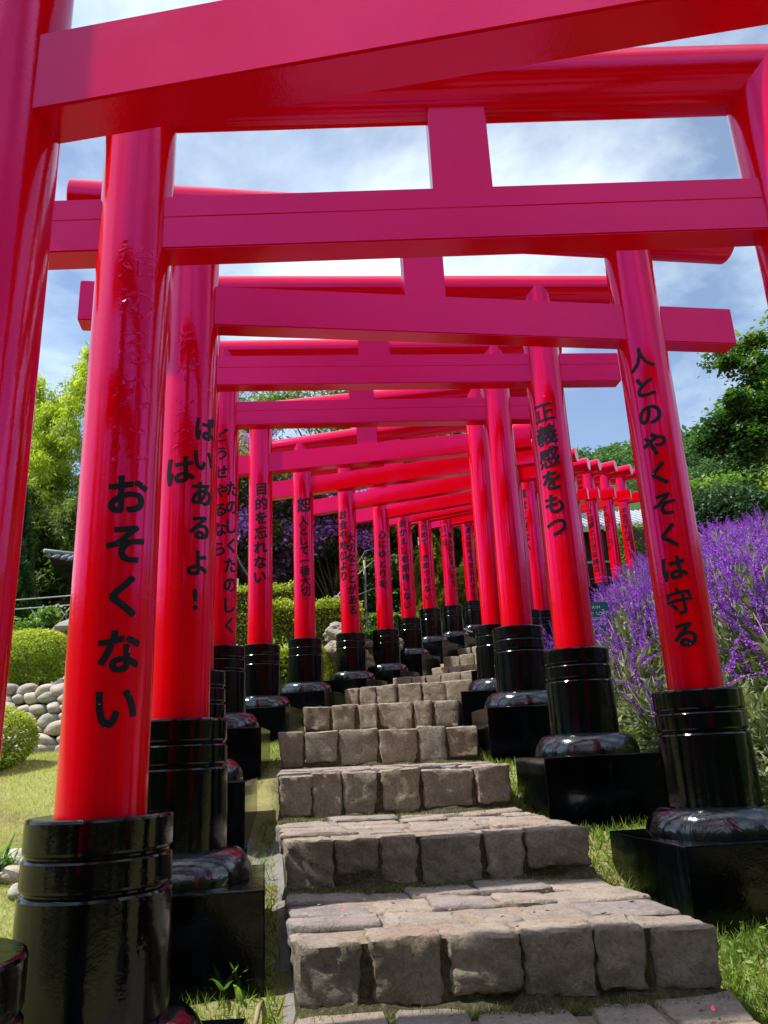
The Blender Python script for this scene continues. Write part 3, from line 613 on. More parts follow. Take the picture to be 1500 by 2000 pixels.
def hedge(label,lo,hi,n,mat='box',leaf=.045,rz=0):
    z0=lo[2]; root=tag(empty('trimmed_hedge',(lo[0],lo[1],z0),rz),label,'hedge'); s=np.array(hi)-np.array(lo)
    p=rng.random((n,3)); side=rng.integers(0,4,n); d=(.02+.10*rng.random(n)**2)
    p[:,2]=np.where(side==0,1-d*.5,p[:,2]); p[:,1]=np.where(side==1,d,p[:,1]); p[:,0]=np.where(side==2,d*.6,np.where(side==3,1-d*.6,p[:,0])); p*=s
    p+=.035*np.sin(p[:,[1,2,0]]*7)+.03*rng.normal(size=p.shape); tone=np.clip(rng.normal(.4,.22,n)+.3*(side==0)+.12*np.sin(p[:,0]*4),0,1)  # top leaves toned lighter: light from above painted into the hedge
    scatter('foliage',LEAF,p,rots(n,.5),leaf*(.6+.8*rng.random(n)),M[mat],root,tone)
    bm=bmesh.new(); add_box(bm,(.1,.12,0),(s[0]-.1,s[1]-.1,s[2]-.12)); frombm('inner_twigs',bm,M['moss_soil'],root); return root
hedge('box shaped bright green hedge behind the left posts',(-2.15,13.6,1.0),(-.55,14.8,2.62),22000,leaf=.055)
hedge('taller hedge block rising behind the trimmed hedge on its left',(-3.6,15.0,1.0),(-1.75,16.2,3.28),19000,leaf=.06)
hedge('lower front hedge bank near the black pedestals on the left',(-2.5,11.6,.55),(-1.15,12.4,1.55),14000,leaf=.05)
hedge('dark green trimmed hedge in front of the ribbed roof building',(8.0,25.2,4.6),(11.5,26.2,7.0),9000,'dark',.09)
hedge('green hedge seen behind the far left posts',(1.9,23.6,3.1),(4.4,24.6,5.35),9000,'cover',.07)
for k,(x,y,z,sx,sz) in enumerate([(-.82,13.35,1.98,.28,.24),(-.60,13.6,1.55,.34,.30),(.0,15.2,1.95,.30,.26),(.32,15.9,2.05,.25,.16),(-.35,14.6,1.85,.22,.18),(-.95,13.1,1.62,.22,.24)]):
    bo=put_stone('boulder',None,(x,y,z),(sx*1.0,sx*.85,sz*.78),k*1.3); bo.data=rugged_me(k)
    tag(bo,['tall pale boulder beside the trimmed hedge','broad beige boulder below the tall pale one','grey boulder behind the middle black pedestals','flat grey boulder between two black pedestals','small rounded boulder in the rock group','brown boulder lowest in the rock group by the small shrub'][k],'boulder','boulders by the hedge')

def tree(name,label,x,y,ztop,parts,trunk,n_leaf,leaf,mat,clumps=60,cr=.5,group=None,tpl=LEAF,bark='bark',tr=.12,fl=None,up=.4,droop=0,z0=None):
    """parts: list of crown ellipsoids (dx,dy,z,rx,ry,rz) with z absolute"""
    z0=float(ground_z(x,y)) if z0 is None else z0; root=tag(empty(name,(x,y,z0)),label,'tree',group); V=[];TT=[];CC=[]
    tot=sum(p[3]*p[4]*p[5] for p in parts)
    for p in parts:
        w=p[3]*p[4]*p[5]/tot; n=int(n_leaf*w); k=max(4,int(clumps*w))
        q,idx,cc=clumpy(n,(p[0],p[1],p[2]-z0),p[3:6],k,cr,.3); V.append(q); CC.append(cc)
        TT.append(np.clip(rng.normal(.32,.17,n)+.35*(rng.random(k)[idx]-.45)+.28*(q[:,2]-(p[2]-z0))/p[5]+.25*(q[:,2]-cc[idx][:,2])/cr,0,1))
    V=np.concatenate(V);TT=np.concatenate(TT);CC=np.concatenate(CC)
    if droop: d=rng.normal(size=V.shape)*.6; d[:,2]-=droop; rot=rots_dir(d)
    else: rot=rots(len(V),up)
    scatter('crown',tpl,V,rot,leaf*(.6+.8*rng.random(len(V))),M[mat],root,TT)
    if fl:
        nf,fs,fm,fk=fl; sel=CC[rng.choice(len(CC),min(fk,len(CC)),replace=False)]; idx=rng.integers(0,len(sel),nf)
        q=sel[idx]+rng.normal(size=(nf,3))*cr*np.array([.42,.42,.38])+np.array([-cr*.25,-cr*.85,cr*.35])
        scatter('blossom',LEAF,q,rots(nf,.2),fs*(.6+.8*rng.random(nf)),M[fm],root)
    mb=MB(); tz=trunk-z0; mb.add(tube([(0,0,-.3),(.08,0,tz*.5),(0,.05,tz)],[tr,tr*.8,tr*.6],7))
    for cc in CC[rng.choice(len(CC),min(len(CC),14),replace=False)]:
        s=Vector((0,.05,tz*random.uniform(.55,1))); e=Vector(cc); m_=s.lerp(e,.5)+Vector((0,0,.12*(e-s).length*random.uniform(-1,.6)))
        mb.add(tube([s,m_,e],[tr*.30,tr*.14,tr*.03],5))
    mb.build('trunk',M[bark],root); return root
# left side: bamboo, conifers, leafy masses
def bamboo(label,x,y,n_c,h,spread,n_leaf,mat,leafs=.16):
    z0=float(ground_z(x,y)); root=tag(empty('bamboo_clump',(x,y,z0)),label,'bamboo'); mb=MB(); P=[];B=[]
    for k in range(n_c):
        a=random.uniform(0,2*PI); L_=h*random.uniform(.72,1.05); lean=spread*random.uniform(.3,1.1); ox,oy=random.gauss(0,.5),random.gauss(0,.5); pts=[]
        for j in range(8):
            t=j/7; pts.append((ox+lean*math.cos(a)*t**2.2,oy+lean*math.sin(a)*t**2.2,L_*(t-.10*t**3)))
        mb.add(tube(pts,[.035*(1-.85*j/7) for j in range(8)],5))
        for j in range(46):
            t=random.uniform(.22,1); i=min(6,int(t*7)); f=t*7-i; p=Vector(pts[i]).lerp(Vector(pts[i+1]),f)
            b=random.uniform(0,2*PI); bl=random.uniform(.3,1.0)*(1.15-t*.8); e=p+Vector((bl*math.cos(b),bl*math.sin(b),random.uniform(-.1,.35)*bl))
            P.append((p,e)); 
            if j%3==0: mb.add(tube([p,p.lerp(e,.6)+Vector((0,0,.04)),e],[.008,.005,.002],3))
    mb.build('cane',M['cane'],root)
    A=np.array([[*a,*b] for a,b in P]); idx=rng.integers(0,len(A),n_leaf); t=rng.random(n_leaf)**.7
    pos=A[idx,:3]*(1-t[:,None])+A[idx,3:]*t[:,None]+rng.normal(size=(n_leaf,3))*.10
    d=rng.normal(size=(n_leaf,3))*.7; d[:,2]-=.6; ct=rng.random(len(A))[idx]
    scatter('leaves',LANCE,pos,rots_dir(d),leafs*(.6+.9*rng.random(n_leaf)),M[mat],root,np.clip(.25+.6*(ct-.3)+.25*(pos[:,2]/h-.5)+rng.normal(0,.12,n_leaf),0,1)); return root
bamboo('airy yellow green bamboo clump rising into the sky at the left',-9.9,21,15,9.4,2.1,66000,'bamboo',.14)
bamboo('feathery bamboo clump between the two nearest left posts, lower than the bright one',-8.6,20.2,12,7.0,2.0,42000,'bamboo',.13)
bamboo('darker bamboo clump lower behind the left lawn',-7.9,18.6,12,4.4,1.3,40000,'bamboo_dark')
bamboo('dense green bamboo beside the tiled pavilion roof',-11.6,20,10,6.2,1.8,26000,'bamboo_dark')
def conifer(label,x,y,h,r,n,mat='thuja',group=None,z0=None,name='conifer',leaf=.11,round_=1.0):
    z0=float(ground_z(x,y)) if z0 is None else z0; root=tag(empty(name,(x,y,z0)),label,'tree',group)
    t=rng.random(n)**.75; a=rng.random(n)*2*PI; lump=1+.16*np.sin(a*5+t*17)+.12*np.sin(a*9-t*31); R_=r*((1-t)**round_)*lump*(.72+.28*rng.random(n))+.02
    pos=np.stack([R_*np.cos(a),R_*np.sin(a),.12+t*h],1); d=np.stack([np.cos(a),np.sin(a),np.full(n,1.5)],1)+rng.normal(size=(n,3))*.4
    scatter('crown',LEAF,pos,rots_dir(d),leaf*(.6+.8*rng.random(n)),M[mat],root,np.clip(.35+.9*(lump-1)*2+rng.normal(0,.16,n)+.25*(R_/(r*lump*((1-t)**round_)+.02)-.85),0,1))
    vf=tube([(0,0,-.2),(0,0,h*.5),(0,0,h*.92)],[r*.13,r*.08,.01],6); mesh('trunk',vf[0],vf[1],M['bark'],root,True); return root
conifer('tall dark column conifer at the left, half hidden by the nearest post',-8.25,16.4,5.5,.8,18000,z0=.9,round_=.7)
conifer('dark conifer in front of the bamboo, shorter with a pointed tip',-7.35,15.2,2.9,.62,12000,z0=.9,round_=.75)
shrub('leafy_shrub','soft green leafy bush in front of the dark conifers','shrub',(-5.9,13.2,1.75),(.95,.7,.85),12000,.075,'cover',clumps=30)
shrub('leafy_shrub','dark leafy bush behind the stone lantern','shrub',(-4.9,14.2,1.7),(1.1,.8,.95),11000,.075,'dark',clumps=26)
# behind the gates
tree('flowering_tree','violet flowering tree between the two left posts nearest the pavilion',-4.3,21.0,9,[(0,0,7.0,2.2,1.6,1.9)],4.6,26000,.13,'olive',60,.5,None,LEAF,'bark',.12,(9000,.12,'lilac',30))
tree('flowering_tree','purple blossoming tree with the densest flowers near the middle posts',-1.5,21.6,9,[(0,0,6.9,1.9,1.5,1.7),(.9,-.4,6.2,1.1,1.0,1.3)],4.4,26000,.12,'olive',55,.45,None,LEAF,'bark',.11,(13000,.12,'lilac',38))
tree('flowering_tree','dark leaved flowering tree with few violet blossoms, half behind a red post',-2.9,22.6,9,[(0,0,6.2,1.8,1.4,2.0)],4.0,22000,.12,'olive',50,.45,None,LEAF,'bark',.1,(4200,.12,'lilac',14))
tree('leafy_tree','large dark leafy tree whose top shows between the upper beams',-1.2,30,16,[(0,0,13.2,4.6,3.0,2.9),(-3.8,0,12.2,2.6,2.2,2.2),(4.6,0,12.4,3.2,2.4,2.3)],10,60000,.22,'bamboo_dark',110,.8,None,LANCE,'bark',.3)
tree('leafy_tree','dark evergreen tree behind the flowering trees',.6,27,12,[(0,0,9.0,2.8,2.2,2.9),(-3.4,0,8.6,2.6,2.0,2.6)],5.5,42000,.2,'dark',80,.65,None,LEAF,'bark',.22)
tree('leafy_tree','dark evergreen tree filling the gap left of the flowering trees',-5.4,25.5,12,[(0,0,8.2,2.4,2,2.6)],5.0,24000,.18,'dark',55,.6,None,LEAF,'bark',.2)
tree('leafy_tree','grey green tree with drooping fans behind the middle posts',1.5,25,10,[(0,0,7.4,1.8,1.5,1.6)],4.8,15000,.30,'sage',36,.55,None,LANCE,'bark',.12,droop=.9)
tree('leafy_tree','dark low tree shading the slope behind the flowering trees',-3.2,24.5,9,[(0,0,5.0,3.2,1.4,1.5),(3.4,.5,5.0,2.2,1.2,1.2)],3.8,34000,.16,'dark',80,.55)
TO=['fourth from the left','fifth from the left','sixth from the left','seventh from the left','eighth from the left','third from the right','second from the right','rightmost','third from the left','leftmost']
for k,(x,dx) in enumerate([(-1.55,.05),(-1.05,-.1),(-.72,.05),(-.25,.12),(.1,-.05),(.62,.08),(1.0,0),(1.32,.1),(-2.3,.1),(-2.9,-.1)]):
    y=22.4+(k%3)*.5; z=float(ground_z(x,y)); vf=tube([(x,y,z-.2),(x+dx*.5,y,z+1.2),(x+dx,y,z+3.2)],[.055,.05,.035],7)
    tag(mesh('tree_trunk',vf[0],vf[1],M['palebark'],None,True),'slender pale tree trunk in the shade behind the left posts, '+TO[k],'trunk','pale trunks behind the left posts')
mb=MB()
mb.add(tube([(-1.9,18.2,2.2),(-1.55,18.2,3.2),(-.9,18.1,3.9),(-.2,18.2,4.5)],[.035,.026,.016,.005],6)); mb.add(tube([(-1.5,18.2,3.25),(-1.25,18.3,3.62),(-.9,18.3,3.55),(-.2,18.3,3.8)],[.02,.013,.009,.004],5)); mb.add(tube([(-.9,18.1,3.9),(-.75,18.0,4.2),(-.5,18,4.6),(-.2,18.0,4.7)],[.013,.010,.006,.003],5))
tag(mb.build('bare_branch',M['palebark']),'bare pale crooked branch spreading between two left posts','branch')
conifer('golden green cone topiary behind the far left posts',1.18,20.6,3.2,.72,12000,'topiary',None,2.3,'cone_topiary',.10,.6)
conifer('second golden topiary partly behind a post, right of the first',2.5,21.8,2.9,.62,9000,'topiary',None,2.65,'cone_topiary',.10,.6)
conifer('slim green cypress between the topiary and the dark roof',1.75,24.5,3.6,.6,8000,'cover',None,3.2,'conifer',.12,.6)
# ground cover on the slope
n=46000; x=rng.uniform(-3.2,4.2,n); y=rng.uniform(15.2,25.5,n); keep=(x<(y-15.5)*.34+.2)&~((x<-.4)&(y<16.2)); x=x[keep]; y=y[keep]
hh=np.clip(.22+.18*fbm2(x,y,1.4,2),.03,.7)*(.55+.45*rng.random(len(x))); pos=np.stack([x,y,ground_z(x,y)+hh],1)
tag(scatter('ground_cover',LEAF,pos,rots(len(x),.9),.11*(.6+.8*rng.random(len(x))),M['cover'],None,np.clip(.35+.3*fbm2(x,y,2.1,5)+rng.normal(0,.18,len(x)),0,1)),kind='stuff')
n=2600; x=rng.uniform(-3.0,2.6,n); y=rng.uniform(20.5,22.5,n); pos=np.stack([x,y,ground_z(x,y)+.25+.35*rng.random(n)],1)
tag(scatter('ground_cover',LEAF,pos,rots(n,.3),.07,M['lilac']),kind='stuff')
for k,(x,y,z,r,mt,lb) in enumerate([(-3.0,18.6,2.9,.95,'cover','light green leafy bush under the violet tree beside the pavilion'),(-1.6,19.4,2.85,.85,'olive','loose olive green bush at the foot of the violet trees'),(.2,19.6,3.0,.8,'cover','leafy bush at the top of the rope lined slope'),(1.9,21.2,3.3,.7,'cover','leafy bush between the two golden topiaries')]):
    shrub('leafy_shrub',lb,'shrub',(x,y,z),(r,r*.7,r*.62),9000,.075,mt,clumps=22)
# rope along the slope
pts=[]
for k in range(5):
    xa,ya=-.5+k*.75,17.6+k*.35
    for j in range(6):
        t=j/5; xx=xa+.75*t; yy=ya+.35*t; pts.append((xx,yy,float(ground_z(xx,yy))+.55-.16*4*t*(1-t)))
rope=tag(empty('rope_barrier',(-.5,17.6,float(ground_z(-.5,17.6)))),'white rope strung on thin posts across the green slope','rope barrier')
o_=np.array([-.5,17.6,float(ground_z(-.5,17.6))]); vf=tube([np.array(p)-o_ for p in pts],.018,5); mesh('rope',vf[0],vf[1],M['rope'],rope,True)
for k in range(6):
    xx,yy=-.5+k*.75,17.6+k*.35; z=float(ground_z(xx,yy)); vf=tube([np.array((xx,yy,z-.1))-o_,np.array((xx,yy,z+.58))-o_],.022,6); mesh('post',vf[0],vf[1],M['bark'],rope,True)

# ------------------------------------------------------------------ buildings
def ribbed_roof(parent,x0,x1,y0,z0,y1,z1,mat,pitch=.28,ribr=.055):
    me=mesh('roof',[(x0,y0,z0),(x1,y0,z0),(x1,y1,z1),(x0,y1,z1),(x0,y0,z0-.1),(x1,y0,z0-.1),(x1,y1,z1-.1),(x0,y1,z1-.1)],[(0,1,2,3),(7,6,5,4),(0,4,5,1),(1,5,6,2),(2,6,7,3),(3,7,4,0)],mat,parent)
    mb=MB(); x=x0+pitch*.5
    while x<x1: mb.add(tube([(x,y0-.04,z0+.02),(x,y1,z1+.02)],ribr,6)); x+=pitch
    mb.build('roof_ribs',mat,me); return me
hall=tag(empty('hall_building',(1.6,27.6,4.0)),'long black timber hall with a pale ribbed roof behind the far posts','building')
H=lambda x,y,z:(x-1.6,y-27.6,z-4.0)
ribbed_roof(hall,0,10.4,-.3,3.55,3.0,5.0,M['lighttile'],.22,.05)
bm=bmesh.new(); add_box(bm,(.25,.5,-.6),(10.2,3.2,3.55)); frombm('wall',bm,M['darkwood'],hall)
for k in range(9):
    bm=bmesh.new(); add_box(bm,(.3+k*1.2,-.08,-.6),(.42+k*1.2,.04,3.46)); frombm('post',bm,M['darkwood'],hall)
bm=bmesh.new(); add_box(bm,(.2,-.12,2.2),(10.2,-.02,2.28)); frombm('rail',bm,M['steel'],hall)
for k,(x,z) in enumerate([(2.76,8.0-.65),(9.3,6.7)]):
    bm=bmesh.new(); add_lathe(bm,[(.06,-.26),(.16,-.2),(.19,0),(.16,.2),(.06,.26)],20,(0,0,0)); bmesh.ops.recalc_face_normals(bm,faces=bm.faces)
    r=tag(empty('paper_lantern',(x,26.9,z)),['white paper lantern hanging under the dark eave, seen between far left posts','small paper lantern under the eave behind the far right posts'][k],'lantern')
    frombm('lamp_shade',bm,M['lampshade'],r,'auto'); vf=tube([(0,0,.26),(0,0,.9)],.012,5); mesh('cord',vf[0],vf[1],M['darkwood'],r)
    if k: r.scale=(.5,.5,.5)
hall2=tag(empty('hall_building',(18,40,8)),'distant low building with a pale roof edge at the right','building')
ribbed_roof(hall2,0,9,0,3.7,3,4.7,M['lighttile'],.3,.06); bm=bmesh.new(); add_box(bm,(.3,.5,-1),(8.8,3,3.6)); frombm('wall',bm,M['bark'],hall2)
# tiled pavilion at the left
pav=tag(empty('tiled_pavilion',(-5.05,17.4,1.2)),'dark tiled pavilion with upturned eaves behind the left posts','pavilion')
a=1.9; ez=2.72; rz_=3.9
def eave(t): return ez+.22*abs(2*t-1)**2.2
V=[];F=[]
cs=[(-a,-a),(a,-a),(a,a),(-a,a)]; K=12
for s in range(4):
    (xa,ya),(xb,yb)=cs[s],cs[(s+1)%4]; o=len(V)
    for k in range(K+1):
        t=k/K; x=xa+(xb-xa)*t; y=ya+(yb-ya)*t
        for j in range(6):
            q=j/5; V.append((x*(1-q),y*(1-q),eave(t)*(1-q)**1.6*1+rz_*(1-(1-q)**1.6)-.25*math.sin(q*PI)))
    for k in range(K):
        for j in range(5): p=o+k*6+j; F.append((p,p+6,p+7,p+1))
    o=len(V)
    for k in range(K+1):
        t=k/K; x=xa+(xb-xa)*t; y=ya+(yb-ya)*t; V+=[(x,y,eave(t)),(x*.97,y*.97,eave(t)-.14),(x*.45,y*.45,eave(t)-.05)]
    for k in range(K):
        for j in range(2): p=o+k*3+j; F.append((p,p+1,p+4,p+3))
roof=mesh('roof',V,F,M['darkwood'],pav,True)
mb=MB()
for s in range(4):
    (xa,ya),(xb,yb)=cs[s],cs[(s+1)%4]; nt_=26
    for k in range(nt_+1):
        t=k/nt_; x=xa+(xb-xa)*t; y=ya+(yb-ya)*t; e=eave(t)
        q1=max(.02,1-abs(2*t-1)) if True else 1
        pts=[]
        for j in range(5):
            q=j/4*q1*.96; pts.append((x*(1-q) if abs(x)>=abs(y)-1e-9 and abs(x)==a and s%2 else (x if s%2==0 else x*(1-q)),y*(1-q) if s%2==0 else y,e*(1-q)**1.6+rz_*(1-(1-q)**1.6)-.25*math.sin(q*PI)+.035))
        mb.add(tube(pts,.052,6))
mb.build('tile_ribs',M['tile'],roof)
mb=MB()
for cx_,cy_ in cs: mb.add(tube([(cx_*1.04,cy_*1.04,ez+.34),(cx_*.8,cy_*.8,ez+.36),(cx_*.4,cy_*.4,3.35),(0,0,rz_+.1)],[.05,.055,.06,.06],8))
mb.build('hip_ridge',M['tile'],roof)
for cx_,cy_ in cs:
    bm=bmesh.new(); add_box(bm,(cx_*.72-.07,cy_*.72-.07,-.6),(cx_*.72+.07,cy_*.72+.07,ez)); frombm('post',bm,M['darkwood'],pav)
ban=tag(empty('cloth_banner',(-3.45,15.55,3.42)),'white cloth with small red flame shaped prints hanging below the dark pavilion eave','banner')
mesh('cloth',[(-.7,0,.30),(-.35,.02,.27),(0,-.02,.22),(.42,.0,.10),(.42,.0,-.62),(0,-.02,-.55),(-.35,.02,-.5),(-.7,0,-.48),(-.7,.02,.30),(.42,.02,.10)],[(0,1,6,7),(1,2,5,6),(2,3,4,5)],M['white'],ban)
for k in range(6):
    x=-.5+k*.16; z=.0-.03*k; V=[(x+.045*math.cos(t)*(1-.25*math.sin(t)),-.034,z+.075*math.sin(t)+(.03 if abs(t-PI/2)<.2 else 0)) for t in np.linspace(0,2*PI,13)[:-1]]
    mesh('flame_print',V,[tuple(range(12))],M['redprint'],ban)
# lattice frame and lantern
lat=tag(empty('lattice_frame',(-6.6,13.9,1.22)),'white steel lattice frame in the shrubs behind the stone lantern','frame'); mb=MB()
for (p,q) in [((-.2,0,1.72),(2.2,0,1.80)),((-.2,0,1.55),(2.2,0,1.62)),((-.2,0,1.72),(-.9,0,1.45)),((-.9,0,1.45),(-.9,0,0))]: mb.add(tube([p,q],.013,6))
mb.build('rail',M['steel'],lat); mb=MB()
for k in range(8): x=.1+k*.26; mb.add(tube([(x,.01,1.58),(x+.26,.01,1.2)],.012,5)); mb.add(tube([(x+.26,-.01,1.60),(x,-.01,1.2)],.012,5)); mb.add(tube([(x,.01,1.2),(x+.26,.01,.8)],.012,5)); mb.add(tube([(x+.26,-.01,1.2),(x,-.01,.8)],.012,5))
mb.build('lattice_bars',M['steel'],lat)
lan=tag(empty('stone_lantern',(-5.03,12.3,1.27)),'grey stone garden lantern with a wide cap behind the round clipped shrub','lantern')
def lth(name,prof,seg,par=lan):
    bm=bmesh.new(); add_lathe(bm,prof,seg); bmesh.ops.recalc_face_normals(bm,faces=bm.faces); return frombm(name,bm,M['lantern'],par,'auto')
lth('pedestal',[(.26,-.3),(.26,.02),(.13,.08),(.10,.14),(.10,.42),(.16,.46),(.20,.50),(.20,.55)],16)
lth('cap',[(.10,.77),(.34,.79),(.345,.83),(.26,.90),(.14,.95),(.06,.99),(.075,1.04),(.02,1.10)],6)
for k in range(6):
    a_=k*PI/3; bm=bmesh.new(); add_box(bm,(-.028,-.03,.55),(.028,.03,.78),0,Matrix.Rotation(a_,4,'Z')@Matrix.Translation((.145,0,0))); frombm('firebox_pillar',bm,M['lantern'],lan)
# ------------------------------------------------------------------ right side
ORD='first second third fourth fifth sixth seventh eighth ninth tenth eleventh twelfth thirteenth fourteenth fifteenth sixteenth seventeenth eighteenth nineteenth twentieth'.split(); ORD+=['twenty-'+o for o in ORD[:9]]+['thirtieth']
def salvia(x,y,h,nl,ns,label,spk=(.28,.5),leafm='sage',rad=.42):
    z0=float(ground_z(x,y)); root=tag(empty('purple_sage',(x,y,z0)),label,'sage bush','purple flowering sage along the right slope'); mb=MB(); S=[]
    for k in range(16):
        a=random.uniform(0,2*PI); le=random.uniform(.3,1)*rad; p=[(0,0,0),(le*.5*math.cos(a),le*.5*math.sin(a),h*.45),(le*math.cos(a),le*math.sin(a),h*random.uniform(.7,1))]; mb.add(tube(p,[.008,.006,.003],3)); S.append(p)
    mb.build('stalks',M['stalk'],root)
    pos=blob(nl,(0,0,h*.42),(rad*1.05,rad*1.05,h*.52),.35); pos[:,2]=np.clip(pos[:,2],.02,None); d=pos-np.array([0,0,h*.35]); d/=np.linalg.norm(d,axis=1)[:,None]; d+=rng.normal(size=d.shape)*.55; d[:,2]+=.1
    scatter('leaves',LANCE,pos,rots_dir(d),.105*(.6+.7*rng.random(nl)),M[leafm],root,np.clip(.2+.5*pos[:,2]/h+rng.normal(0,.2,nl),0,1))
    V=[];T=[];D=[];mb=MB()
    for k in range(ns):
        a=random.uniform(0,2*PI); rr_=rad*random.uniform(.05,1.05)**.7; b0=np.array([rr_*math.cos(a),rr_*math.sin(a),h*(.82-.25*(rr_/rad)**2)+random.uniform(-.12,.1)])
        L_=random.uniform(*spk); lean=random.uniform(.15,1.1) if random.random()>.15 else random.uniform(1.2,2.2); dr=np.array([math.cos(a+random.gauss(0,.7)),math.sin(a+random.gauss(0,.7)),0]); seg=int(L_*64)
        pts=[]
        for j in range(seg):
            t=j/(seg-1); pt=b0+dr*L_*(.12*t+.5*lean*t*t*.8)+np.array([0,0,L_*(t-.35*lean*t*t)]); pts.append(pt)
            w=.014*(1-.75*t)+.004
            if t>.1:
                for q in range(4):
                    an=random.uniform(0,2*PI); V.append(pt+np.array([math.cos(an),math.sin(an),0])*w*.35); D.append((math.cos(an),math.sin(an),random.uniform(-.1,.7))); T.append(w)
        mb.add(tube([pts[0],pts[seg//2],pts[-1]],[.004,.003,.0015],3))
    V=np.array(V);D=np.array(D);T=np.array(T)
    scatter('flower_spikes',LEAF,V,rots_dir(D+rng.normal(size=D.shape)*.25),T*1.75,M['purple'],root); mb.build('flower_stems',M['vstalk'],root)
xe=lambda y: np.interp(y,[4,5,6,7.5,9,10.3,11.5,12.8,14,16,18,20],[2.35,2.2,2.0,1.85,1.85,2.15,2.6,3.05,3.6,4.5,5.4,6.6])
k=0; ys=4.6
SL=['nearest the front right post','beside the second right plinth','on the bank by the teal sign','half way up the bank','high on the bank below the round dark bush','far up the slope by the hall']
ri=0
while ys<19:
    ci=0
    x=xe(ys)+.25+random.uniform(0,.15); lim=min(xe(ys)+4.2,.56*ys+.35)
    while x<lim:
        if 7.6<ys<9.5 and abs(x/ys-.272)<.03: x+=.45
        near_=ys<9; d0=x-xe(ys); hh=.70+.34*min(1,d0/1.2)+random.uniform(-.08,.1)
        band=SL[min(5,int((ys-4.6)/2.4))]; col=['at its path side edge','one row in from the path','deep in the flower bed','at the outer side of the bed'][min(3,int(d0/1.0))]
        ns=int(random.uniform(28,42)*(1 if d0>.35 or ys>7 else .35)); 
        if ys<5.6 and d0<1.0: ns=int(ns*.15)
        salvia(x,ys+random.uniform(-.12,.12),hh,1500 if near_ else 650,ns,'purple sage bush, '+ORD[ci]+' from the path in the '+ORD[ri]+' row counted from the front',rad=.44 if near_ else .5)
        x+=random.uniform(.62,.78)*(1 if near_ else 1.12); k+=1; ci+=1
    ys+=.62 if ys<9 else .8; ri+=1
# sign
sg=tag(empty('plant_sign',(2.52,9.42,float(ground_z(2.52,9.42)))),'small teal sign with white lettering standing in the purple sage','sign')
sz=1.20-float(ground_z(2.52,9.42)); bm=bmesh.new(); add_box(bm,(-.16,-.012,sz),(.16,.012,sz+.44),.004); bd=frombm('board',bm,M['sign'],sg)
for x in (-.1,.1): vf=tube([(x,.02,-.1),(x,.02,sz+.3)],.012,6); mesh('post',vf[0],vf[1],M['steel'],sg)
def sign_line(txt,z,s):
    w=sum(.62 if c!=' ' else .4 for c in txt)*s; x=-w/2; V=[];F=[]
    for c in txt:
        if c!=' ':
            g=glyph(c,.012)
            if g: o=len(V); V+=[(x+.31*s+q[0]*s,-.0155,z+q[1]*s) for q in g[0]]; F+=[tuple(i+o for i in f) for f in g[1]]
        x+=(.62 if c!=' ' else .4)*s
    mesh('lettering',V,F,M['signtext'],bd)
sign_line('XIN',sz+.375,.052); sign_line('VUI LÒNG',sz+.30,.052); sign_line('KHÔNG',sz+.235,.04); sign_line('HÁI HOA',sz+.175,.058)
vf=tube([(.06*math.cos(t),-.014,sz+.07+.05*math.sin(t)) for t in np.linspace(0,5.6,14)],.006,4); mesh('flower_emblem',vf[0],vf[1],M['signtext'],bd)
# dark round bush, maple, far trees
shrub('leafy_shrub','large round dark leaved bush above the sage at the right','shrub',(9.0,19.6,5.25),(1.35,1.2,1.05),30000,.105,'deepbush',clumps=90,up=.6)
tree('maple_tree','broad leaved tree reaching in from the right edge with sunlit tips',8.9,14.2,9,[(-.7,0,7.0,1.4,1.4,1.0),(-1.6,0,5.9,1.2,1.0,.62),(.5,0,6.3,1.6,1.4,1.4),(-1.75,-.2,5.25,.75,.7,.32),(-.3,0,5.6,1.1,1.0,.5)],4.6,72000,.105,'maple',150,.30,None,LEAF,'bark',.13,up=.9)
vf=tube([(0,0,0),(-.7,.1,.35),(-1.4,0,.55),(-2.0,-.1,1.0)],[.07,.055,.04,.015],7); o=mesh('limb',vf[0],vf[1],M['bark'],None,True); o.parent=[q for q in bpy.data.objects if q.name=='maple_tree'][0]; o.location=(0,0,4.45-float(ground_z(8.9,14.2)))
tree('leafy_tree','bright green small tree at the right edge behind the dark bush',13.4,24,7,[(0,0,7.6,1.3,1.2,1.0)],6.3,10000,.16,'box',34,.4)
tree('leafy_tree','fine leaved green tree between the dark bush and the pine slope',13.3,28,9,[(0,0,8.7,1.6,1.3,.9),(-1.5,0,8.3,1.1,1.0,.7)],6.5,15000,.18,'cover',44,.45)
def pine_data(k):
    V=[];TT=[];ncl=13+k
    for j in range(ncl):
        a=j*2.4; t=j/ncl; c=np.array([1.9*(1-.75*t)*math.cos(a),1.9*(1-.75*t)*math.sin(a),6.0+4.6*t+random.uniform(-.3,.3)])
        q=rng.normal(size=(190,3))*np.array([.62,.62,.27])*(1.1-.35*t); V.append(c+q); TT.append(np.clip(.35+.6*q[:,2]+rng.normal(0,.15,190),0,1))
    V=np.concatenate(V); TT=np.concatenate(TT); tv,tf=LEAF; n=len(V); rot=rots(n,.8); sz_=.30*(.6+.8*rng.random(n))
    v=(np.einsum('nij,kj->nki',rot,tv)*sz_[:,None,None]+V[:,None]).reshape(-1,3); f=(tf[None]+(np.arange(n)*4)[:,None,None]).reshape(-1,4); return v,f,np.repeat(TT,4)
PD=[pine_data(k) for k in range(4)]; protos=[]
for k,(v,f,t) in enumerate(PD):
    c=mesh('crown',v,f,M['pine'],None,False,t); vf=tube([(0,0,-1),(.1,0,5),(0,.1,10)],[.22,.16,.06],5); tr=mesh('trunk',vf[0],vf[1],M['palebark'],None,True); protos.append((c.data,tr.data)); bpy.data.objects.remove(c); bpy.data.objects.remove(tr)
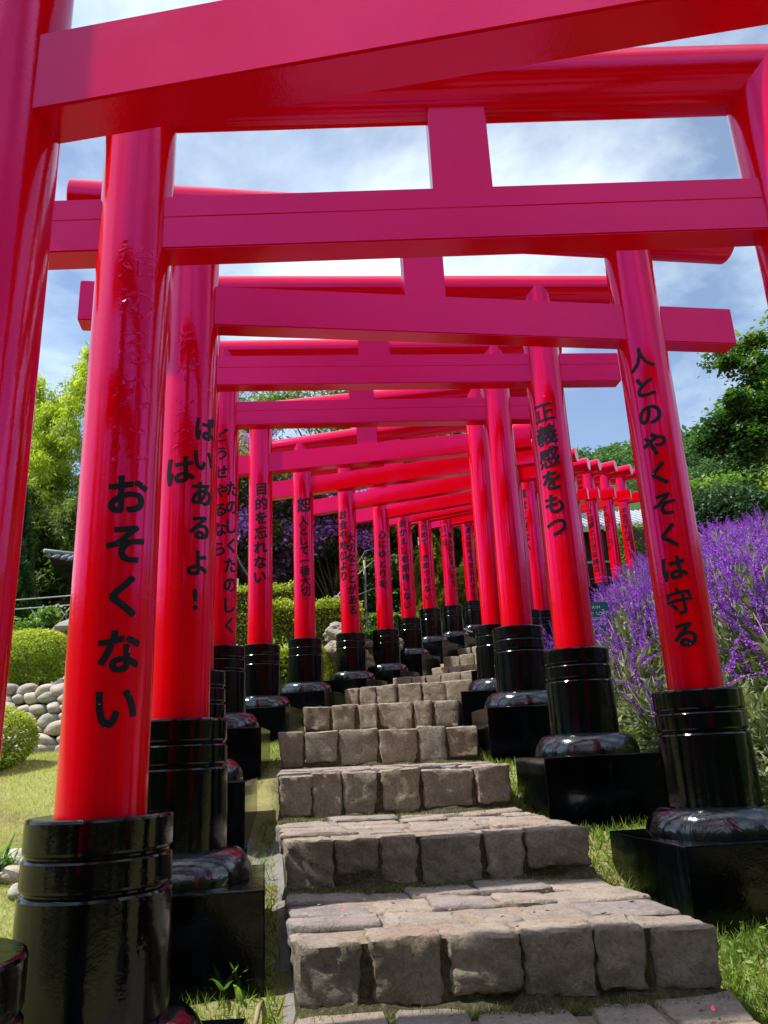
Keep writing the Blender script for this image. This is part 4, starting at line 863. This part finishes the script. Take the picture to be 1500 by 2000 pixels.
for k,b in enumerate(sorted(R(random.uniform(11.5,29)) for _ in range(30))):
    r=random.uniform(72,84); x,y=r*math.sin(b),r*math.cos(b)
    o=tag(empty('pine_tree',(x,y,float(hill_z(np.array(x),np.array(y)))),random.uniform(0,6)),'tall bare trunked pine on the far slope, '+ORD[k]+' in its row counted from the left','pine tree','pines in a row on the far slope')
    s=random.uniform(.8,1.15); o.scale=(s,s,s); cdat,tdat=protos[k%4]; link(bpy.data.objects.new('crown',cdat),o); link(bpy.data.objects.new('trunk',tdat),o)
VV=[];FF=[];TT=[];off=0; n=0
while n<620:
    b=R(random.uniform(6,33)) if n<470 else R(random.uniform(-30,6)); r=random.uniform(90,140); x,y=r*math.sin(b),r*math.cos(b); v,f,t=PD[n%4]; sel=slice(0,None)
    a=random.uniform(0,6.28); s=random.uniform(.8,1.25); cA,sA=math.cos(a)*s,math.sin(a)*s
    z=float(hill_z(np.array(x),np.array(y)))-2.5*s; q=np.stack([v[:,0]*cA-v[:,1]*sA+x,v[:,0]*sA+v[:,1]*cA+y,v[:,2]*s+z],1).reshape(-1,4,3)[n%5::5]; tt=t.reshape(-1,4)[n%5::5]
    q=q+(q-q.mean(1,keepdims=True))*1.1; m_=len(q); VV.append(q.reshape(-1,3)); TT.append(tt.ravel()); FF.append(np.arange(m_*4).reshape(-1,4)+off); off+=m_*4; n+=1
tag(mesh('pine_forest',np.concatenate(VV),np.concatenate(FF),M['pine'],None,False,np.concatenate(TT)),kind='stuff')
# ------------------------------------------------------------------ grass
def grass(xs,ys,n,size,avoid=True,mask=None):
    x=rng.uniform(*xs,n); y=rng.uniform(*ys,n)
    if mask is not None: k=mask(x,y); x=x[k];y=y[k]
    if avoid:
        k=np.ones(len(x),bool)
        for a,b_ in zip(ST,ST[1:]):
            inY=(y>a[0][1]-.05)&(y<b_[0][1]+.1); t=np.clip((y-a[0][1])/(b_[0][1]-a[0][1]),0,1)
            k&=~(inY&(x>a[0][0]+(b_[0][0]-a[0][0])*t-.03)&(x<a[1][0]+(b_[1][0]-a[1][0])*t+.02))
        x=x[k];y=y[k]
    m_=len(x); d=rng.normal(size=(m_,3))*.55; d[:,2]=np.abs(d[:,2])+.55
    return x,y,d,size*(.5+rng.random(m_))
parts=[grass((-.95,-.38),(2.6,7.0),4500,.06,mask=lambda x,y:fbm2(x,y,3.0,1)>-.35),grass((.75,2.4),(2.2,8.0),26000,.07,mask=lambda x,y:fbm2(x,y,2.0,7)>-.8),grass((-4.9,-1.1),(2.2,9.3),150000,.030),grass((.95,2.4),(2.0,4.6),16000,.075),grass((-2.3,-.4),(7.0,13.5),12000,.05)]
x=np.concatenate([p[0] for p in parts]);y=np.concatenate([p[1] for p in parts]);d=np.concatenate([p[2] for p in parts]);s=np.concatenate([p[3] for p in parts])
dry=np.clip((-x-1.0)*.6,0,1)
tag(scatter('grass',BLADE,np.stack([x,y,ground_z(x,y)+.02*fbm2(x,y,2.3)-.004],1),rots_dir(d),s,M['grass'],None,np.clip(rng.random(len(x))*.55+.5*dry,0,1)),kind='stuff')
n=900; x=rng.uniform(1.05,2.2,n); y=rng.uniform(2.5,4.2,n); tag(scatter('weeds',LEAF,np.stack([x,y,ground_z(x,y)+.03+.04*rng.random(n)],1),rots(n,1.2),.035,M['cover']),kind='stuff')
# wooded ground behind the viewer (seen in the glossy paint)
VV=[];TT=[]
for k in range(70):
    a=R(random.uniform(110,250)); r=random.uniform(15,21); x,y=r*math.sin(a),r*math.cos(a); h=random.uniform(9.5,14.5); z=float(ground_z(x,y))
    q=clumpy(1500,(x,y,z+h*.5),(2.3,2.3,h*.52),20,1.0,.3)[0]; VV.append(q); TT.append(np.clip(.2+.3*(q[:,2]-z)/h+rng.normal(0,.15,len(q)),0,1))
VV=np.concatenate(VV); tag(scatter('woods',LEAF,VV,rots(len(VV),.5),.42*(.6+.8*rng.random(len(VV))),M['dark'],None,np.concatenate(TT)),kind='stuff')
